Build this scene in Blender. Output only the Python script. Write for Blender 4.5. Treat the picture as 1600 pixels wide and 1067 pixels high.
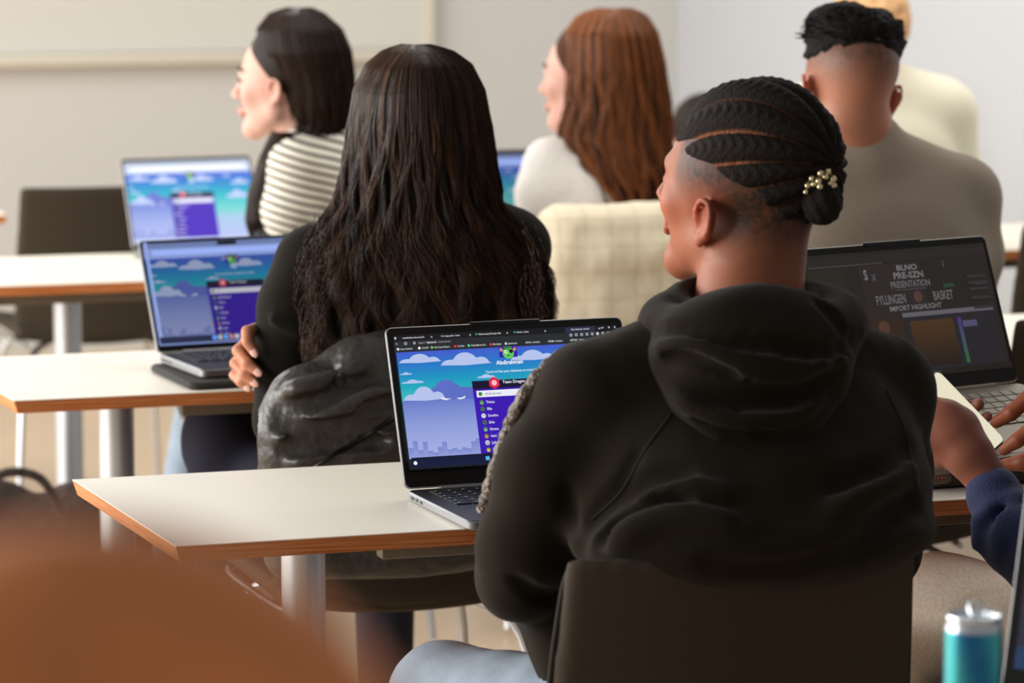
import bpy, math, random
import numpy as np
from mathutils import Vector, Matrix, noise
for _o in list(bpy.data.objects): bpy.data.objects.remove(_o)
SC = bpy.context.scene; COL = SC.collection
random.seed(7); RNG = np.random.default_rng(7)

# ------------------------------------------------------------ camera, world, light, exposure
F = 5400.0; YH = -190.0; HC = 1.58; TZ = 0.73
TH = math.atan((533.5-YH)/F); CT, ST = math.cos(TH), math.sin(TH)
PHI = math.radians(17.8)
Rv = np.array([math.cos(PHI), math.sin(PHI), 0.0]); Nv = np.array([-math.sin(PHI), math.cos(PHI), 0.0]); Zv = np.array([0, 0, 1.0])
cam = bpy.data.cameras.new('camera'); co = bpy.data.objects.new('camera', cam); COL.objects.link(co)
co.location = (0, 0, HC); co.rotation_euler = (math.pi/2-TH, 0, 0)
cam.sensor_width = 36; cam.lens = F/1600*36; cam.clip_start = .05
cam.dof.use_dof = True; cam.dof.focus_distance = 4.72; cam.dof.aperture_fstop = (F/1600*36/1000)/.024
SC.camera = co
SC.view_settings.view_transform = 'Standard'; SC.view_settings.look = 'None'; SC.view_settings.exposure = 0.12; SC.view_settings.gamma = 1
W = bpy.data.worlds.new('world'); SC.world = W; W.use_nodes = True
W.node_tree.nodes['Background'].inputs[0].default_value = (1.0, .985, .965, 1); W.node_tree.nodes['Background'].inputs[1].default_value = .25
def area(name, loc, target, sx, sy, power, col):
    l = bpy.data.lights.new(name, 'AREA'); l.shape = 'RECTANGLE'; l.size = sx; l.size_y = sy; l.energy = power; l.color = col
    o = bpy.data.objects.new(name, l); COL.objects.link(o); o.location = loc
    o.rotation_euler = (Vector(target)-Vector(loc)).to_track_quat('-Z', 'Y').to_euler(); return o
area('window_daylight', (-4.6, 5.6, 1.75), (0, 6.0, .9), 7.0, 2.3, 470, (1, .98, .95))
area('front_window_daylight', (-2.5, 10.5, 2.9), (.3, 4.5, .8), 3.5, 1.4, 90, (.97, .98, 1))
area('overhead_fill_light', (1.2, 7.5, 3.3), (1.2, 8.5, 0), 3.5, 2.5, 80, (1, .96, .9))  # added soft fill from overhead

def at(px, py, Y):
    u = (px-800)/F; v = (533.5-py)/F
    r = np.array([u, CT+ST*v, -ST+CT*v]); return r*(Y/r[1])+np.array([0, 0, HC])
def onz(px, py, z):
    u = (px-800)/F; v = (533.5-py)/F
    r = np.array([u, CT+ST*v, -ST+CT*v]); return r*((z-HC)/r[2])+np.array([0, 0, HC])
def S(c):  # sRGB 0-255 to linear
    return tuple(((x/255)/12.92 if x/255 <= .04045 else ((x/255+.055)/1.055)**2.4) for x in c[:3])+(1.0,)

# ------------------------------------------------------------ materials
def mat(name, col, rough=.6, metal=0, bump=0, bscale=200, var=0, vscale=6, attr=None, spec=.5, sss=0, sheen=0, aniso=0, coat=0, bump2=0, b2scale=10, emit=None):
    m = bpy.data.materials.new(name); m.use_nodes = True; nt = m.node_tree; b = nt.nodes['Principled BSDF']; L = nt.links
    b.inputs['Roughness'].default_value = rough; b.inputs['Metallic'].default_value = metal
    b.inputs['Specular IOR Level'].default_value = spec
    c = S(col); b.inputs['Base Color'].default_value = c
    tc = nt.nodes.new('ShaderNodeTexCoord')
    src = None
    if attr:
        a = nt.nodes.new('ShaderNodeAttribute'); a.attribute_name = attr; src = a.outputs['Color']
    if var:
        n = nt.nodes.new('ShaderNodeTexNoise'); n.inputs['Scale'].default_value = vscale; n.inputs['Detail'].default_value = 5; L.new(tc.outputs['Object'], n.inputs['Vector'])
        mr = nt.nodes.new('ShaderNodeMapRange'); mr.inputs['From Min'].default_value = .3; mr.inputs['From Max'].default_value = .7; mr.inputs['To Min'].default_value = 1-var; mr.inputs['To Max'].default_value = 1+var
        L.new(n.outputs['Fac'], mr.inputs['Value'])
        mx = nt.nodes.new('ShaderNodeVectorMath'); mx.operation = 'SCALE'; L.new(mr.outputs['Result'], mx.inputs['Scale'])
        if src: L.new(src, mx.inputs[0])
        else: mx.inputs[0].default_value = c[:3]
        src = mx.outputs['Vector']
    if src: L.new(src, b.inputs['Base Color'])
    prev = None
    for amt, sc in ((bump, bscale), (bump2, b2scale)):
        if amt:
            n = nt.nodes.new('ShaderNodeTexNoise'); n.inputs['Scale'].default_value = sc; n.inputs['Detail'].default_value = 3; L.new(tc.outputs['Object'], n.inputs['Vector'])
            bp = nt.nodes.new('ShaderNodeBump'); bp.inputs['Strength'].default_value = amt; bp.inputs['Distance'].default_value = 1.0/sc
            L.new(n.outputs['Fac'], bp.inputs['Height'])
            if prev: L.new(prev, bp.inputs['Normal'])
            prev = bp.outputs['Normal']
    if prev: L.new(prev, b.inputs['Normal'])
    if sss: b.inputs['Subsurface Weight'].default_value = sss; b.inputs['Subsurface Radius'].default_value = (.012, .004, .002); b.inputs['Subsurface Scale'].default_value = 1
    if sheen: b.inputs['Sheen Weight'].default_value = sheen; b.inputs['Sheen Roughness'].default_value = .5
    if coat: b.inputs['Coat Weight'].default_value = coat; b.inputs['Coat Roughness'].default_value = .15
    if emit: b.inputs['Emission Color'].default_value = S(emit[:3]); b.inputs['Emission Strength'].default_value = emit[3]
    return m
def wood_mat():
    m = mat('table_edge_wood', (176, 96, 44), .45); nt = m.node_tree; b = nt.nodes['Principled BSDF']; L = nt.links
    tc = nt.nodes.new('ShaderNodeTexCoord'); mp = nt.nodes.new('ShaderNodeMapping'); mp.inputs['Scale'].default_value = (2, 2, 90)
    n = nt.nodes.new('ShaderNodeTexNoise'); n.inputs['Scale'].default_value = 4; n.inputs['Detail'].default_value = 6
    cr = nt.nodes.new('ShaderNodeValToRGB'); cr.color_ramp.elements[0].position = .35; cr.color_ramp.elements[0].color = S((176, 92, 40)); cr.color_ramp.elements[1].position = .7; cr.color_ramp.elements[1].color = S((224, 148, 88))
    L.new(tc.outputs['Object'], mp.inputs['Vector']); L.new(mp.outputs['Vector'], n.inputs['Vector']); L.new(n.outputs['Fac'], cr.inputs['Fac']); L.new(cr.outputs['Color'], b.inputs['Base Color']); return m
def stripe_mat():
    m = mat('striped_knit', (230, 225, 210), .9, bump=.3, bscale=400); nt = m.node_tree; b = nt.nodes['Principled BSDF']; L = nt.links
    a = nt.nodes.new('ShaderNodeAttribute'); a.attribute_name = 'Col'; sp = nt.nodes.new('ShaderNodeSeparateColor'); L.new(a.outputs['Color'], sp.inputs['Color'])
    mt = nt.nodes.new('ShaderNodeMath'); mt.operation = 'MULTIPLY'; mt.inputs[1].default_value = 1/.0172; L.new(sp.outputs[0], mt.inputs[0])
    fr = nt.nodes.new('ShaderNodeMath'); fr.operation = 'FRACT'; L.new(mt.outputs[0], fr.inputs[0])
    cr = nt.nodes.new('ShaderNodeValToRGB'); cr.color_ramp.interpolation = 'CONSTANT'; cr.color_ramp.elements[0].color = S((236, 230, 214)); cr.color_ramp.elements[1].position = .64; cr.color_ramp.elements[1].color = S((58, 48, 44))
    L.new(fr.outputs[0], cr.inputs['Fac']); L.new(cr.outputs['Color'], b.inputs['Base Color']); return m
def screen_mat(name, strength):
    m = bpy.data.materials.new(name); m.use_nodes = True; nt = m.node_tree; b = nt.nodes['Principled BSDF']
    b.inputs['Base Color'].default_value = (.01, .01, .01, 1); b.inputs['Roughness'].default_value = .35; b.inputs['Specular IOR Level'].default_value = .25
    a = nt.nodes.new('ShaderNodeAttribute'); a.attribute_name = 'Col'; nt.links.new(a.outputs['Color'], b.inputs['Emission Color']); b.inputs['Emission Strength'].default_value = strength
    return m
M = dict(
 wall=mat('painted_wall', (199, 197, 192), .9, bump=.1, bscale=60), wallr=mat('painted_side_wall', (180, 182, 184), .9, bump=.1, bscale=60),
 board=mat('whiteboard_enamel', (206, 203, 195), .45), ledge=mat('whiteboard_frame', (214, 206, 190), .4, .2),
 floor=mat('beige_linoleum', (198, 174, 144), .4, var=.05, vscale=3), top=mat('cream_laminate', (250, 242, 226), .36, bump=.05, bscale=400),
 edge=wood_mat(), chrome=mat('brushed_steel', (205, 208, 212), .28, .9), alu=mat('table_column_aluminium', (196, 200, 206), .36, .75), under=mat('grey_steel_rail', (120, 112, 98), .5, .5),
 chair=mat('dark_brown_chair_fabric', (50, 39, 24), .85, bump=.5, bscale=700, var=.12, vscale=300), pipe=mat('chair_piping', (30, 24, 16), .8),
 hoodie=mat('black_hoodie_jersey', (28, 22, 11), .92, spec=.15, bump=.35, bscale=900, sheen=.05), tape=mat('quilted_sleeve_tape', (84, 72, 60), .34, .3, bump=.8, bscale=90, var=.5, vscale=60),
 black=mat('black_knit', (19, 16, 10), .9, spec=.15, bump=.4, bscale=600, sheen=.04), leather=mat('black_leather', (52, 48, 44), .42, spec=.5, bump=.12, bscale=300, bump2=.25, b2scale=16),
 zip=mat('zip_teeth', (20, 18, 16), .4, .4), navy=mat('navy_cotton', (30, 42, 84), .85, bump=.4, bscale=300, sheen=.15), dnavy=mat('dark_navy_trousers', (24, 27, 44), .9, bump=.3, bscale=300),
 jeans=mat('light_blue_denim', (150, 165, 180), .85, bump=.4, bscale=500, var=.12, vscale=25), khaki=mat('beige_melange_trousers', (240, 222, 200), .9, bump=.4, bscale=500, var=.12, vscale=220),
 grey=mat('grey_melange_sweater', (158, 143, 128), .95, bump=.4, bscale=500, var=.06, vscale=200), tee=mat('white_cotton', (226, 220, 214), .9, bump=.3, bscale=90),
 cream=mat('cream_cotton', (244, 238, 214), .9), stripe=stripe_mat(),
 rust=mat('rust_brown_hair', (226, 134, 72), .7, var=.15, vscale=30), rtop=mat('dark_rust_knit', (112, 56, 26), .9),
 skin=mat('skin', (180, 120, 90), .5, spec=.3, attr='Col', sss=.12, bump=.15, bscale=500), nail=mat('fingernail', (238, 190, 176), .25),
 hairb=mat('black_hair', (34, 24, 17), .6, spec=.2), hairs=mat('black_hair_strands', (40, 27, 18), .45, spec=.25, attr='Col'), hairbr=mat('brown_hair', (70, 38, 20), .7, spec=.15), hairbrs=mat('auburn_hair_strands', (118, 62, 34), .5, spec=.2, attr='Col'),
 braid=mat('cornrow_hair', (26, 20, 15), .8, spec=.2, attr='Col', bump=1.0, bscale=330), quiff=mat('quiff_hair', (14, 11, 9), .7, spec=.12, bump=.9, bscale=140), blond=mat('strawberry_blond_hair', (222, 170, 118), .6, bump=.8, bscale=120),
 lapd=mat('dark_grey_laptop_shell', (52, 50, 48), .45, .4), laps=mat('silver_laptop_edge', (138, 138, 140), .4, .7), lapk=mat('black_keys', (22, 21, 20), .5), lapbez=mat('black_bezel', (14, 13, 11), .35, spec=.3), keyg=mat('silver_keys', (150, 142, 128), .5, .2),
 laps2=mat('grey_palm_rest', (132, 124, 110), .45, .5), keyl=mat('key_legend', (190, 190, 180), .5), glassw=mat('phone_glass', (235, 230, 205), .15, emit=(242, 236, 206, .62)), phone=mat('phone_rim', (38, 42, 50), .3, .5),
 can=mat('blue_can', (60, 150, 190), .28, .75, attr='Col'), canl=mat('can_lid', (214, 220, 226), .25, .9), tweed=mat('grey_tweed', (74, 68, 60), .95, bump=1.0, bscale=260, var=.45, vscale=320), patch=mat('patch_braid', (120, 106, 88), .9, bump=.8, bscale=300), odot=mat('orange_stitch', (206, 98, 50), .8),
 coat=mat('cream_checked_wool', (232, 219, 190), .95, attr='Col', bump=.3, bscale=200), sleeve=mat('black_neoprene_sleeve', (34, 32, 26), .8), bag=mat('dark_bag_nylon', (44, 34, 28), .8, bump2=.5, b2scale=12), shoe=mat('dark_boot', (36, 30, 26), .7),
 crystal=mat('crystal_clip', (222, 208, 170), .12, .85), gold=mat('clip_wire', (120, 95, 60), .3, .9), lstrip=mat('shoe_sole', (220, 214, 204), .7), thread=mat('seam_thread', (22, 20, 14), .9))
SCR = screen_mat('lit_laptop_screen', 1.0)

# ------------------------------------------------------------ object helpers
WOFF = {}
def empty(name, loc, label=None, cat=None, group=None, rz=0, R=None):
    o = bpy.data.objects.new(name, None); COL.objects.link(o); o.location = loc
    if R is not None:
        m = Matrix([[*map(float, R[i])] for i in range(3)]).to_4x4(); o.rotation_euler = m.to_euler()
    else: o.rotation_euler = (0, 0, rz)
    o.empty_display_size = .05
    if label: o['label'] = label; o['category'] = cat
    if group: o['group'] = group
    return o
def mk(name, V, Fc, m, parent=None, smooth=True, col=None, off=None, label=None, cat=None, kind=None, group=None):
    V = np.asarray(V, float).reshape(-1, 3)
    if off is None and parent is not None and parent.name in WOFF: off = WOFF[parent.name]
    if off is not None: V = V-np.array(off)
    me = bpy.data.meshes.new(name)
    if isinstance(Fc, np.ndarray):
        n = len(Fc); k = Fc.shape[1]
        me.vertices.add(len(V)); me.vertices.foreach_set('co', V.astype(np.float32).ravel())
        me.loops.add(n*k); me.loops.foreach_set('vertex_index', Fc.astype(np.int32).ravel())
        me.polygons.add(n); me.polygons.foreach_set('loop_start', np.arange(0, n*k, k, dtype=np.int32))
        me.update(calc_edges=True)
    else: me.from_pydata([tuple(v) for v in V], [], [tuple(f) for f in Fc])
    if smooth: me.polygons.foreach_set('use_smooth', [True]*len(me.polygons))
    if col is not None:
        a = me.color_attributes.new('Col', 'FLOAT_COLOR', 'POINT'); c = np.ones((len(V), 4), np.float32); c[:, :3] = np.asarray(col)[:, :3]; a.data.foreach_set('color', c.ravel())
    if isinstance(m, (list, tuple)):
        for q in m: me.materials.append(q)
    else: me.materials.append(m)
    me.validate(); me.update()
    o = bpy.data.objects.new(name, me); COL.objects.link(o)
    if parent is not None:
        o.parent = parent
        if parent.name in WOFF: WOFF[o.name] = WOFF[parent.name]
    if label: o['label'] = label
    if cat: o['category'] = cat
    if kind: o['kind'] = kind
    if group: o['group'] = group
    return o
class MB:
    def __init__(s): s.V = []; s.F = []; s.n = 0; s.C = []
    def add(s, V, Fc, c=None):
        V = np.asarray(V, float).reshape(-1, 3); s.V.append(V)
        for f in Fc: s.F.append(tuple(int(i)+s.n for i in f))
        if c is not None:
            c = np.asarray(c, float)
            s.C.append(np.tile(c[:3], (len(V), 1)) if c.ndim == 1 else c[:, :3])
        s.n += len(V)
    def box(s, c, d, bev=0, R=None, taper=None):
        c = np.array(c, float); hx, hy, hz = np.array(d)/2.0
        if bev <= 0:
            V = np.array([[x*hx, y*hy, z*hz] for z in (-1, 1) for x, y in ((-1, -1), (1, -1), (1, 1), (-1, 1))]); Fc = [(3, 2, 1, 0), (4, 5, 6, 7), (0, 1, 5, 4), (1, 2, 6, 5), (2, 3, 7, 6), (3, 0, 4, 7)]
        else:
            b = min(bev, hx*.99, hy*.99, hz*.99); rings = []
            for z, k in ((-hz, b), (-hz+b*.3, b*.3), (-hz+b, 0), (hz-b, 0), (hz-b*.3, b*.3), (hz, b)):
                rings.append((z, k))
            V = []; Fc = []; n = 16
            for z, k in rings:
                for q in range(4):
                    sx, sy = ((1, 1), (-1, 1), (-1, -1), (1, -1))[q]
                    for j in range(4):
                        a = math.pi/2*(q+j/3.0); V.append((sx*(hx-b)+(b-k)*math.cos(a), sy*(hy-b)+(b-k)*math.sin(a), z))
            for i in range(5):
                for j in range(n): Fc.append((i*n+j, i*n+(j+1) % n, (i+1)*n+(j+1) % n, (i+1)*n+j))
            Fc.append(tuple(range(n-1, -1, -1))); Fc.append(tuple(range(5*n, 6*n))); V = np.array(V)
        if R is not None: V = V@np.array(R).T
        s.add(V+c, Fc)
    def rbox(s, c, d, rc, t=0.0015, R=None):  # slab with rounded plan corners rc and small edge round t
        c = np.array(c, float); hx, hy, hz = np.array(d)/2.0; V = []; Fc = []; n = 24
        for z, k in ((-hz, t), (-hz+t, 0), (hz-t, 0), (hz, t)):
            for q in range(4):
                sx, sy = ((1, 1), (-1, 1), (-1, -1), (1, -1))[q]
                for j in range(6):
                    a = math.pi/2*(q+j/5.0); V.append((sx*(hx-rc)+(rc-k)*math.cos(a), sy*(hy-rc)+(rc-k)*math.sin(a), z))
        for i in range(3):
            for j in range(n): Fc.append((i*n+j, i*n+(j+1) % n, (i+1)*n+(j+1) % n, (i+1)*n+j))
        Fc.append(tuple(range(n-1, -1, -1))); Fc.append(tuple(range(3*n, 4*n))); V = np.array(V)
        if R is not None: V = V@np.array(R).T
        s.add(V+c, Fc)
    def tube(s, pts, r, n=12, cap=True):
        pts = [np.array(p, float) for p in pts]; rr = r if hasattr(r, '__len__') else [r]*len(pts)
        V = []; Fc = []; up = None
        for i, p in enumerate(pts):
            d = pts[min(i+1, len(pts)-1)]-pts[max(i-1, 0)]; d = d/(np.linalg.norm(d)+1e-12)
            if up is None: up = np.array([0, 0, 1.0]) if abs(d[2]) < .9 else np.array([1.0, 0, 0])
            a = np.cross(d, up); a /= np.linalg.norm(a); b = np.cross(a, d); up = b
            for j in range(n):
                t = 2*math.pi*j/n; V.append(p+rr[i]*(a*math.cos(t)+b*math.sin(t)))
        for i in range(len(pts)-1):
            for j in range(n): Fc.append((i*n+j, i*n+(j+1) % n, (i+1)*n+(j+1) % n, (i+1)*n+j))
        if cap: Fc.append(tuple(range(n-1, -1, -1))); Fc.append(tuple(range((len(pts)-1)*n, len(pts)*n)))
        s.add(V, Fc)
    def ball(s, c, r, R=None, n=12):
        V = []; Fc = []; r = np.array(r if hasattr(r, '__len__') else (r, r, r), float)
        for i in range(n+1):
            t = math.pi*i/n
            for j in range(2*n):
                p = math.pi*j/n; V.append((math.sin(t)*math.cos(p), math.sin(t)*math.sin(p), math.cos(t)))
        V = np.array(V)*r
        if R is not None: V = V@np.array(R).T
        m = 2*n
        for i in range(n):
            for j in range(m): Fc.append((i*m+j, (i+1)*m+j, (i+1)*m+(j+1) % m, i*m+(j+1) % m))
        s.add(V+np.array(c), Fc)
    def lathe(s, prof, c=(0, 0, 0), n=32, colf=None):
        V = []; Fc = []; C = []
        for i, (r, z) in enumerate(prof):
            for j in range(n):
                a = 2*math.pi*j/n; V.append((c[0]+r*math.cos(a), c[1]+r*math.sin(a), c[2]+z))
                if colf: C.append(colf(a, z))
        for i in range(len(prof)-1):
            for j in range(n): Fc.append((i*n+j, i*n+(j+1) % n, (i+1)*n+(j+1) % n, (i+1)*n+j))
        Fc.append(tuple(range(n-1, -1, -1))); Fc.append(tuple(range((len(prof)-1)*n, len(prof)*n)))
        s.add(V, Fc, np.array(C) if colf else None)
    def build(s, name, m, parent=None, smooth=True, **k):
        o = mk(name, np.vstack(s.V), s.F, m, parent, smooth, col=(np.vstack(s.C) if s.C else None), **k)
        if smooth:
            try: o.data.set_sharp_from_angle(angle=math.radians(35))
            except Exception: pass
        return o
def lerp_path(P, n):
    P = np.array(P, float); out = []
    m = len(P)
    for k in range(n):
        t = k/(n-1)*(m-1); i = min(int(t), m-2); u = t-i
        p0 = P[max(i-1, 0)]; p1 = P[i]; p2 = P[i+1]; p3 = P[min(i+2, m-1)]
        out.append(.5*((2*p1)+(-p0+p2)*u+(2*p0-5*p1+4*p2-p3)*u*u+(-p0+3*p1-3*p2+p3)*u**3))
    return np.array(out)

# ------------------------------------------------------------ smooth implicit surfaces -> one continuous mesh
class Field:
    def __init__(s, lo, hi, res):
        s.lo = np.array(lo, float); s.res = res; s.n = np.ceil((np.array(hi)-s.lo)/res).astype(int)+1
        s.D = np.full(s.n, 1.0, np.float32); s.o = np.zeros(3); s.R = np.eye(3)
        s.ax = [s.lo[i]+res*np.arange(s.n[i]) for i in range(3)]
    def frame(s, o=(0, 0, 0), R=None): s.o = np.array(o, float); s.R = np.eye(3) if R is None else np.array(R, float)
    def w(s, p): return s.o+s.R@np.array(p, float)
    def _sub(s, c, rad):
        sl = []
        for i in range(3):
            a = int(max(0, math.floor((c[i]-rad-s.lo[i])/s.res))); b = int(min(s.n[i], math.ceil((c[i]+rad-s.lo[i])/s.res)+1))
            if b-a < 1: return None, None
            sl.append(slice(a, b))
        X, Y, Z = np.meshgrid(s.ax[0][sl[0]], s.ax[1][sl[1]], s.ax[2][sl[2]], indexing='ij')
        return tuple(sl), np.stack([X, Y, Z], -1)
    def comb(s, sl, d, k, sub):
        a = s.D[sl]
        if sub:
            h = np.clip(.5-.5*(a+d)/k, 0, 1); s.D[sl] = a*(1-h)+(-d)*h+k*h*(1-h)
        else:
            h = np.clip(.5+.5*(a-d)/k, 0, 1); s.D[sl] = a*(1-h)+d*h-k*h*(1-h)
    def fn(s, f, c, rad, k=.01, sub=False):
        cw = s.w(c); sl, P = s._sub(cw, rad+k+3*s.res)
        if sl is None: return
        s.comb(sl, f((P-s.o)@s.R).astype(np.float32), k, sub)
    def ell(s, c, r, k=.01, sub=False, A=None):
        c = np.array(c, float); r = np.array(r if hasattr(r, '__len__') else (r, r, r), float)
        def f(p):
            q = p-c
            if A is not None: q = q@np.array(A)
            k0 = np.linalg.norm(q/r, axis=-1); k1 = np.linalg.norm(q/(r*r), axis=-1)+1e-9
            return k0*(k0-1)/k1
        s.fn(f, c, r.max(), k, sub)
    def cap(s, a, b, ra, rb=None, k=.01, sub=False, sq=None):
        a = np.array(a, float); b = np.array(b, float); rb = ra if rb is None else rb
        def f(p):
            ba = b-a; t = np.clip(((p-a)@ba)/(ba@ba+1e-12), 0, 1)
            return np.linalg.norm(p-a-t[..., None]*ba, axis=-1)-(ra+(rb-ra)*t)
        s.fn(f, (a+b)/2, np.linalg.norm(b-a)/2+max(ra, rb), k, sub)
    def poly(s, P, r, k=.01, sub=False):
        r = r if hasattr(r, '__len__') else [r]*len(P)
        for i in range(len(P)-1): s.cap(P[i], P[i+1], r[i], r[i+1], k if i == 0 or sub else min(k, .006) if k < .012 else k, sub)
    def rbox(s, c, h, rad, k=.01, sub=False, A=None, warp=None):
        c = np.array(c, float); h = np.array(h, float)
        def f(p):
            q = p-c
            if A is not None: q = q@np.array(A)
            if warp is not None: q = warp(q)
            d = np.abs(q)-(h-rad); return np.linalg.norm(np.maximum(d, 0), axis=-1)+np.minimum(d.max(-1), 0)-rad
        s.fn(f, c, np.linalg.norm(h)+.05, k, sub)
    def mesh(s):
        D = s.D.astype(np.float64); n = np.array(D.shape); ins = D < 0
        cs = [ins[i:n[0]-1+i, j:n[1]-1+j, k:n[2]-1+k] for i in (0, 1) for j in (0, 1) for k in (0, 1)]
        sm = sum(c.astype(np.int8) for c in cs); act = (sm > 0) & (sm < 8)
        I = np.argwhere(act); idx = -np.ones(act.shape, np.int64); idx[act] = np.arange(len(I))
        acc = np.zeros((len(I), 3)); cnt = np.zeros(len(I))
        C = [(i, j, k) for i in (0, 1) for j in (0, 1) for k in (0, 1)]
        for a in range(8):
            for b in range(a+1, 8):
                ca, cb = np.array(C[a]), np.array(C[b])
                if np.abs(ca-cb).sum() != 1: continue
                va = D[I[:, 0]+ca[0], I[:, 1]+ca[1], I[:, 2]+ca[2]]; vb = D[I[:, 0]+cb[0], I[:, 1]+cb[1], I[:, 2]+cb[2]]
                x = (va < 0) != (vb < 0); t = np.where(x, va/(va-vb+1e-12*(va == vb)), 0)
                acc += np.where(x[:, None], ca+(cb-ca)*t[:, None], 0); cnt += x
        V = s.lo+s.res*(I+acc/cnt[:, None]); Q = []
        for ax in range(3):
            o = [0, 1, 2]; o.remove(ax); u, v = o
            if ax == 1: u, v = v, u
            sa = [slice(None)]*3; sb = [slice(None)]*3; sa[ax] = slice(0, n[ax]-1); sb[ax] = slice(1, n[ax])
            A = ins[tuple(sa)]; B = ins[tuple(sb)]; X = np.argwhere(A != B)
            X = X[(X[:, u] > 0) & (X[:, v] > 0) & (X[:, u] < n[u]-1) & (X[:, v] < n[v]-1)]
            if not len(X): continue
            fl = A[X[:, 0], X[:, 1], X[:, 2]]
            def g(du, dv):
                Y = X.copy(); Y[:, u] -= du; Y[:, v] -= dv; return idx[Y[:, 0], Y[:, 1], Y[:, 2]]
            q = np.stack([g(1, 1), g(0, 1), g(0, 0), g(1, 0)], 1)
            q = np.where(fl[:, None], q, q[:, ::-1]); Q.append(q)
        Q = np.vstack(Q); Q = Q[(Q >= 0).all(1)]
        for _ in range(2):   # light relax
            sm_ = np.zeros_like(V); ct = np.zeros(len(V))
            for a, b in ((0, 1), (1, 2), (2, 3), (3, 0)):
                np.add.at(sm_, Q[:, a], V[Q[:, b]]); np.add.at(ct, Q[:, a], 1); np.add.at(sm_, Q[:, b], V[Q[:, a]]); np.add.at(ct, Q[:, b], 1)
            V = V*.5+.5*sm_/np.maximum(ct, 1)[:, None]
        return V, Q
def join(parts):
    Vs, Qs, n = [], [], 0
    for V, Q in parts: Vs.append(V); Qs.append(Q+n); n += len(V)
    return np.vstack(Vs), np.vstack(Qs)
def rotm(yaw=0, pitch=0, roll=0):  # local y forward, x right, z up; yaw left positive; pitch up positive; roll right positive
    cy, sy = math.cos(yaw), math.sin(yaw); cp, sp = math.cos(pitch), math.sin(pitch); cr, sr = math.cos(roll), math.sin(roll)
    Rz = np.array([[cy, -sy, 0], [sy, cy, 0], [0, 0, 1]]); Rx = np.array([[1, 0, 0], [0, cp, -sp], [0, sp, cp]]); Ry = np.array([[cr, 0, sr], [0, 1, 0], [-sr, 0, cr]])
    return Rz@Rx@Ry
def strands(name, paths, r0, m, parent, cols=None, tip=.35):
    P = np.array(paths); n, k, _ = P.shape   # n strands, k points
    T = np.gradient(P, axis=1); T /= np.linalg.norm(T, axis=2, keepdims=True)+1e-9
    up = np.array([.3, -1, .2]); A = np.cross(T, up); A /= np.linalg.norm(A, axis=2, keepdims=True)+1e-9; B = np.cross(A, T)
    rad = np.linspace(1, tip, k)[None, :, None]*(r0 if np.isscalar(r0) else np.array(r0)[:, None, None])
    V = np.stack([P+rad*(A*math.cos(a)+B*math.sin(a)) for a in (0, 2.094, 4.189)], 2)  # n,k,3,3
    base = np.arange(n)[:, None, None]*k*3+np.arange(k-1)[None, :, None]*3+np.arange(3)[None, None, :]
    nx = np.arange(n)[:, None, None]*k*3+np.arange(k-1)[None, :, None]*3+((np.arange(3)+1) % 3)[None, None, :]
    Q = np.stack([base, nx, nx+3, base+3], -1).reshape(-1, 4)
    c = None if cols is None else np.repeat(np.array(cols), k*3, axis=0)
    return mk(name, V.reshape(-1, 3), Q, m, parent, True, col=c)

# ------------------------------------------------------------ room
def struct(name, mb, m, smooth=False): return mb.build(name, m, None, smooth, kind='structure')
def rb(mb, u0, u1, v0, v1, z0, z1, bev=0):  # box in row frame (u along rows, v away from camera)
    c = Rv*(u0+u1)/2+Nv*(v0+v1)/2+Zv*(z0+z1)/2; mb.box(c, (u1-u0, v1-v0, z1-z0), bev, R=np.stack([Rv, Nv, Zv], 1))
def uv(p): return float(p@Rv), float(p@Nv)
corner = at(1056, 60, 11.6); cu, cv = uv(corner)
b = MB(); rb(b, -7.5, cu+.3, -1.5, cv+.3, -.1, 0); struct('floor', b, M['floor'])
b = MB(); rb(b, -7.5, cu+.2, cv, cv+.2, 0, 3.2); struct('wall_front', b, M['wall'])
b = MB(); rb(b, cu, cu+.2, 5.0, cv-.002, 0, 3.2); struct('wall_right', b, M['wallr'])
b = MB(); rb(b, -7.5, cu, cv-.015, cv, 0, .09); struct('baseboard_front', b, M['ledge'])
# whiteboard with a tray
bz = at(300, 92, cv/math.cos(PHI)+.0)  # approximate height of tray
we = uv(at(664, 40, 11.3))[0]
wp = at(300, 90, 10.0); k_ = (cv-.03)/uv(wp-np.array([0, 0, HC]))[1]; tray_z = HC+(wp[2]-HC)*k_
wb = empty('whiteboard', tuple(Rv*(we-2.2)+Nv*(cv-.02)+Zv*tray_z), 'long off-white whiteboard on the back wall with a slim pen tray below', 'whiteboard')
WOFF[wb.name] = list(Rv*(we-2.2)+Nv*(cv-.02)+Zv*tray_z)
b = MB(); rb(b, we-4.4, we, cv-.025, cv-.003, tray_z+.02, tray_z+1.3); b.build('board_panel', M['board'], wb, False)
b = MB(); rb(b, we-4.4, we-.1, cv-.085, cv-.004, tray_z-.02, tray_z+.018, .006); b.build('pen_tray', M['ledge'], wb)
b = MB(); rb(b, we, we+.03, cv-.035, cv-.003, tray_z-.01, tray_z+1.3); b.build('frame', M['ledge'], wb, False)

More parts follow.
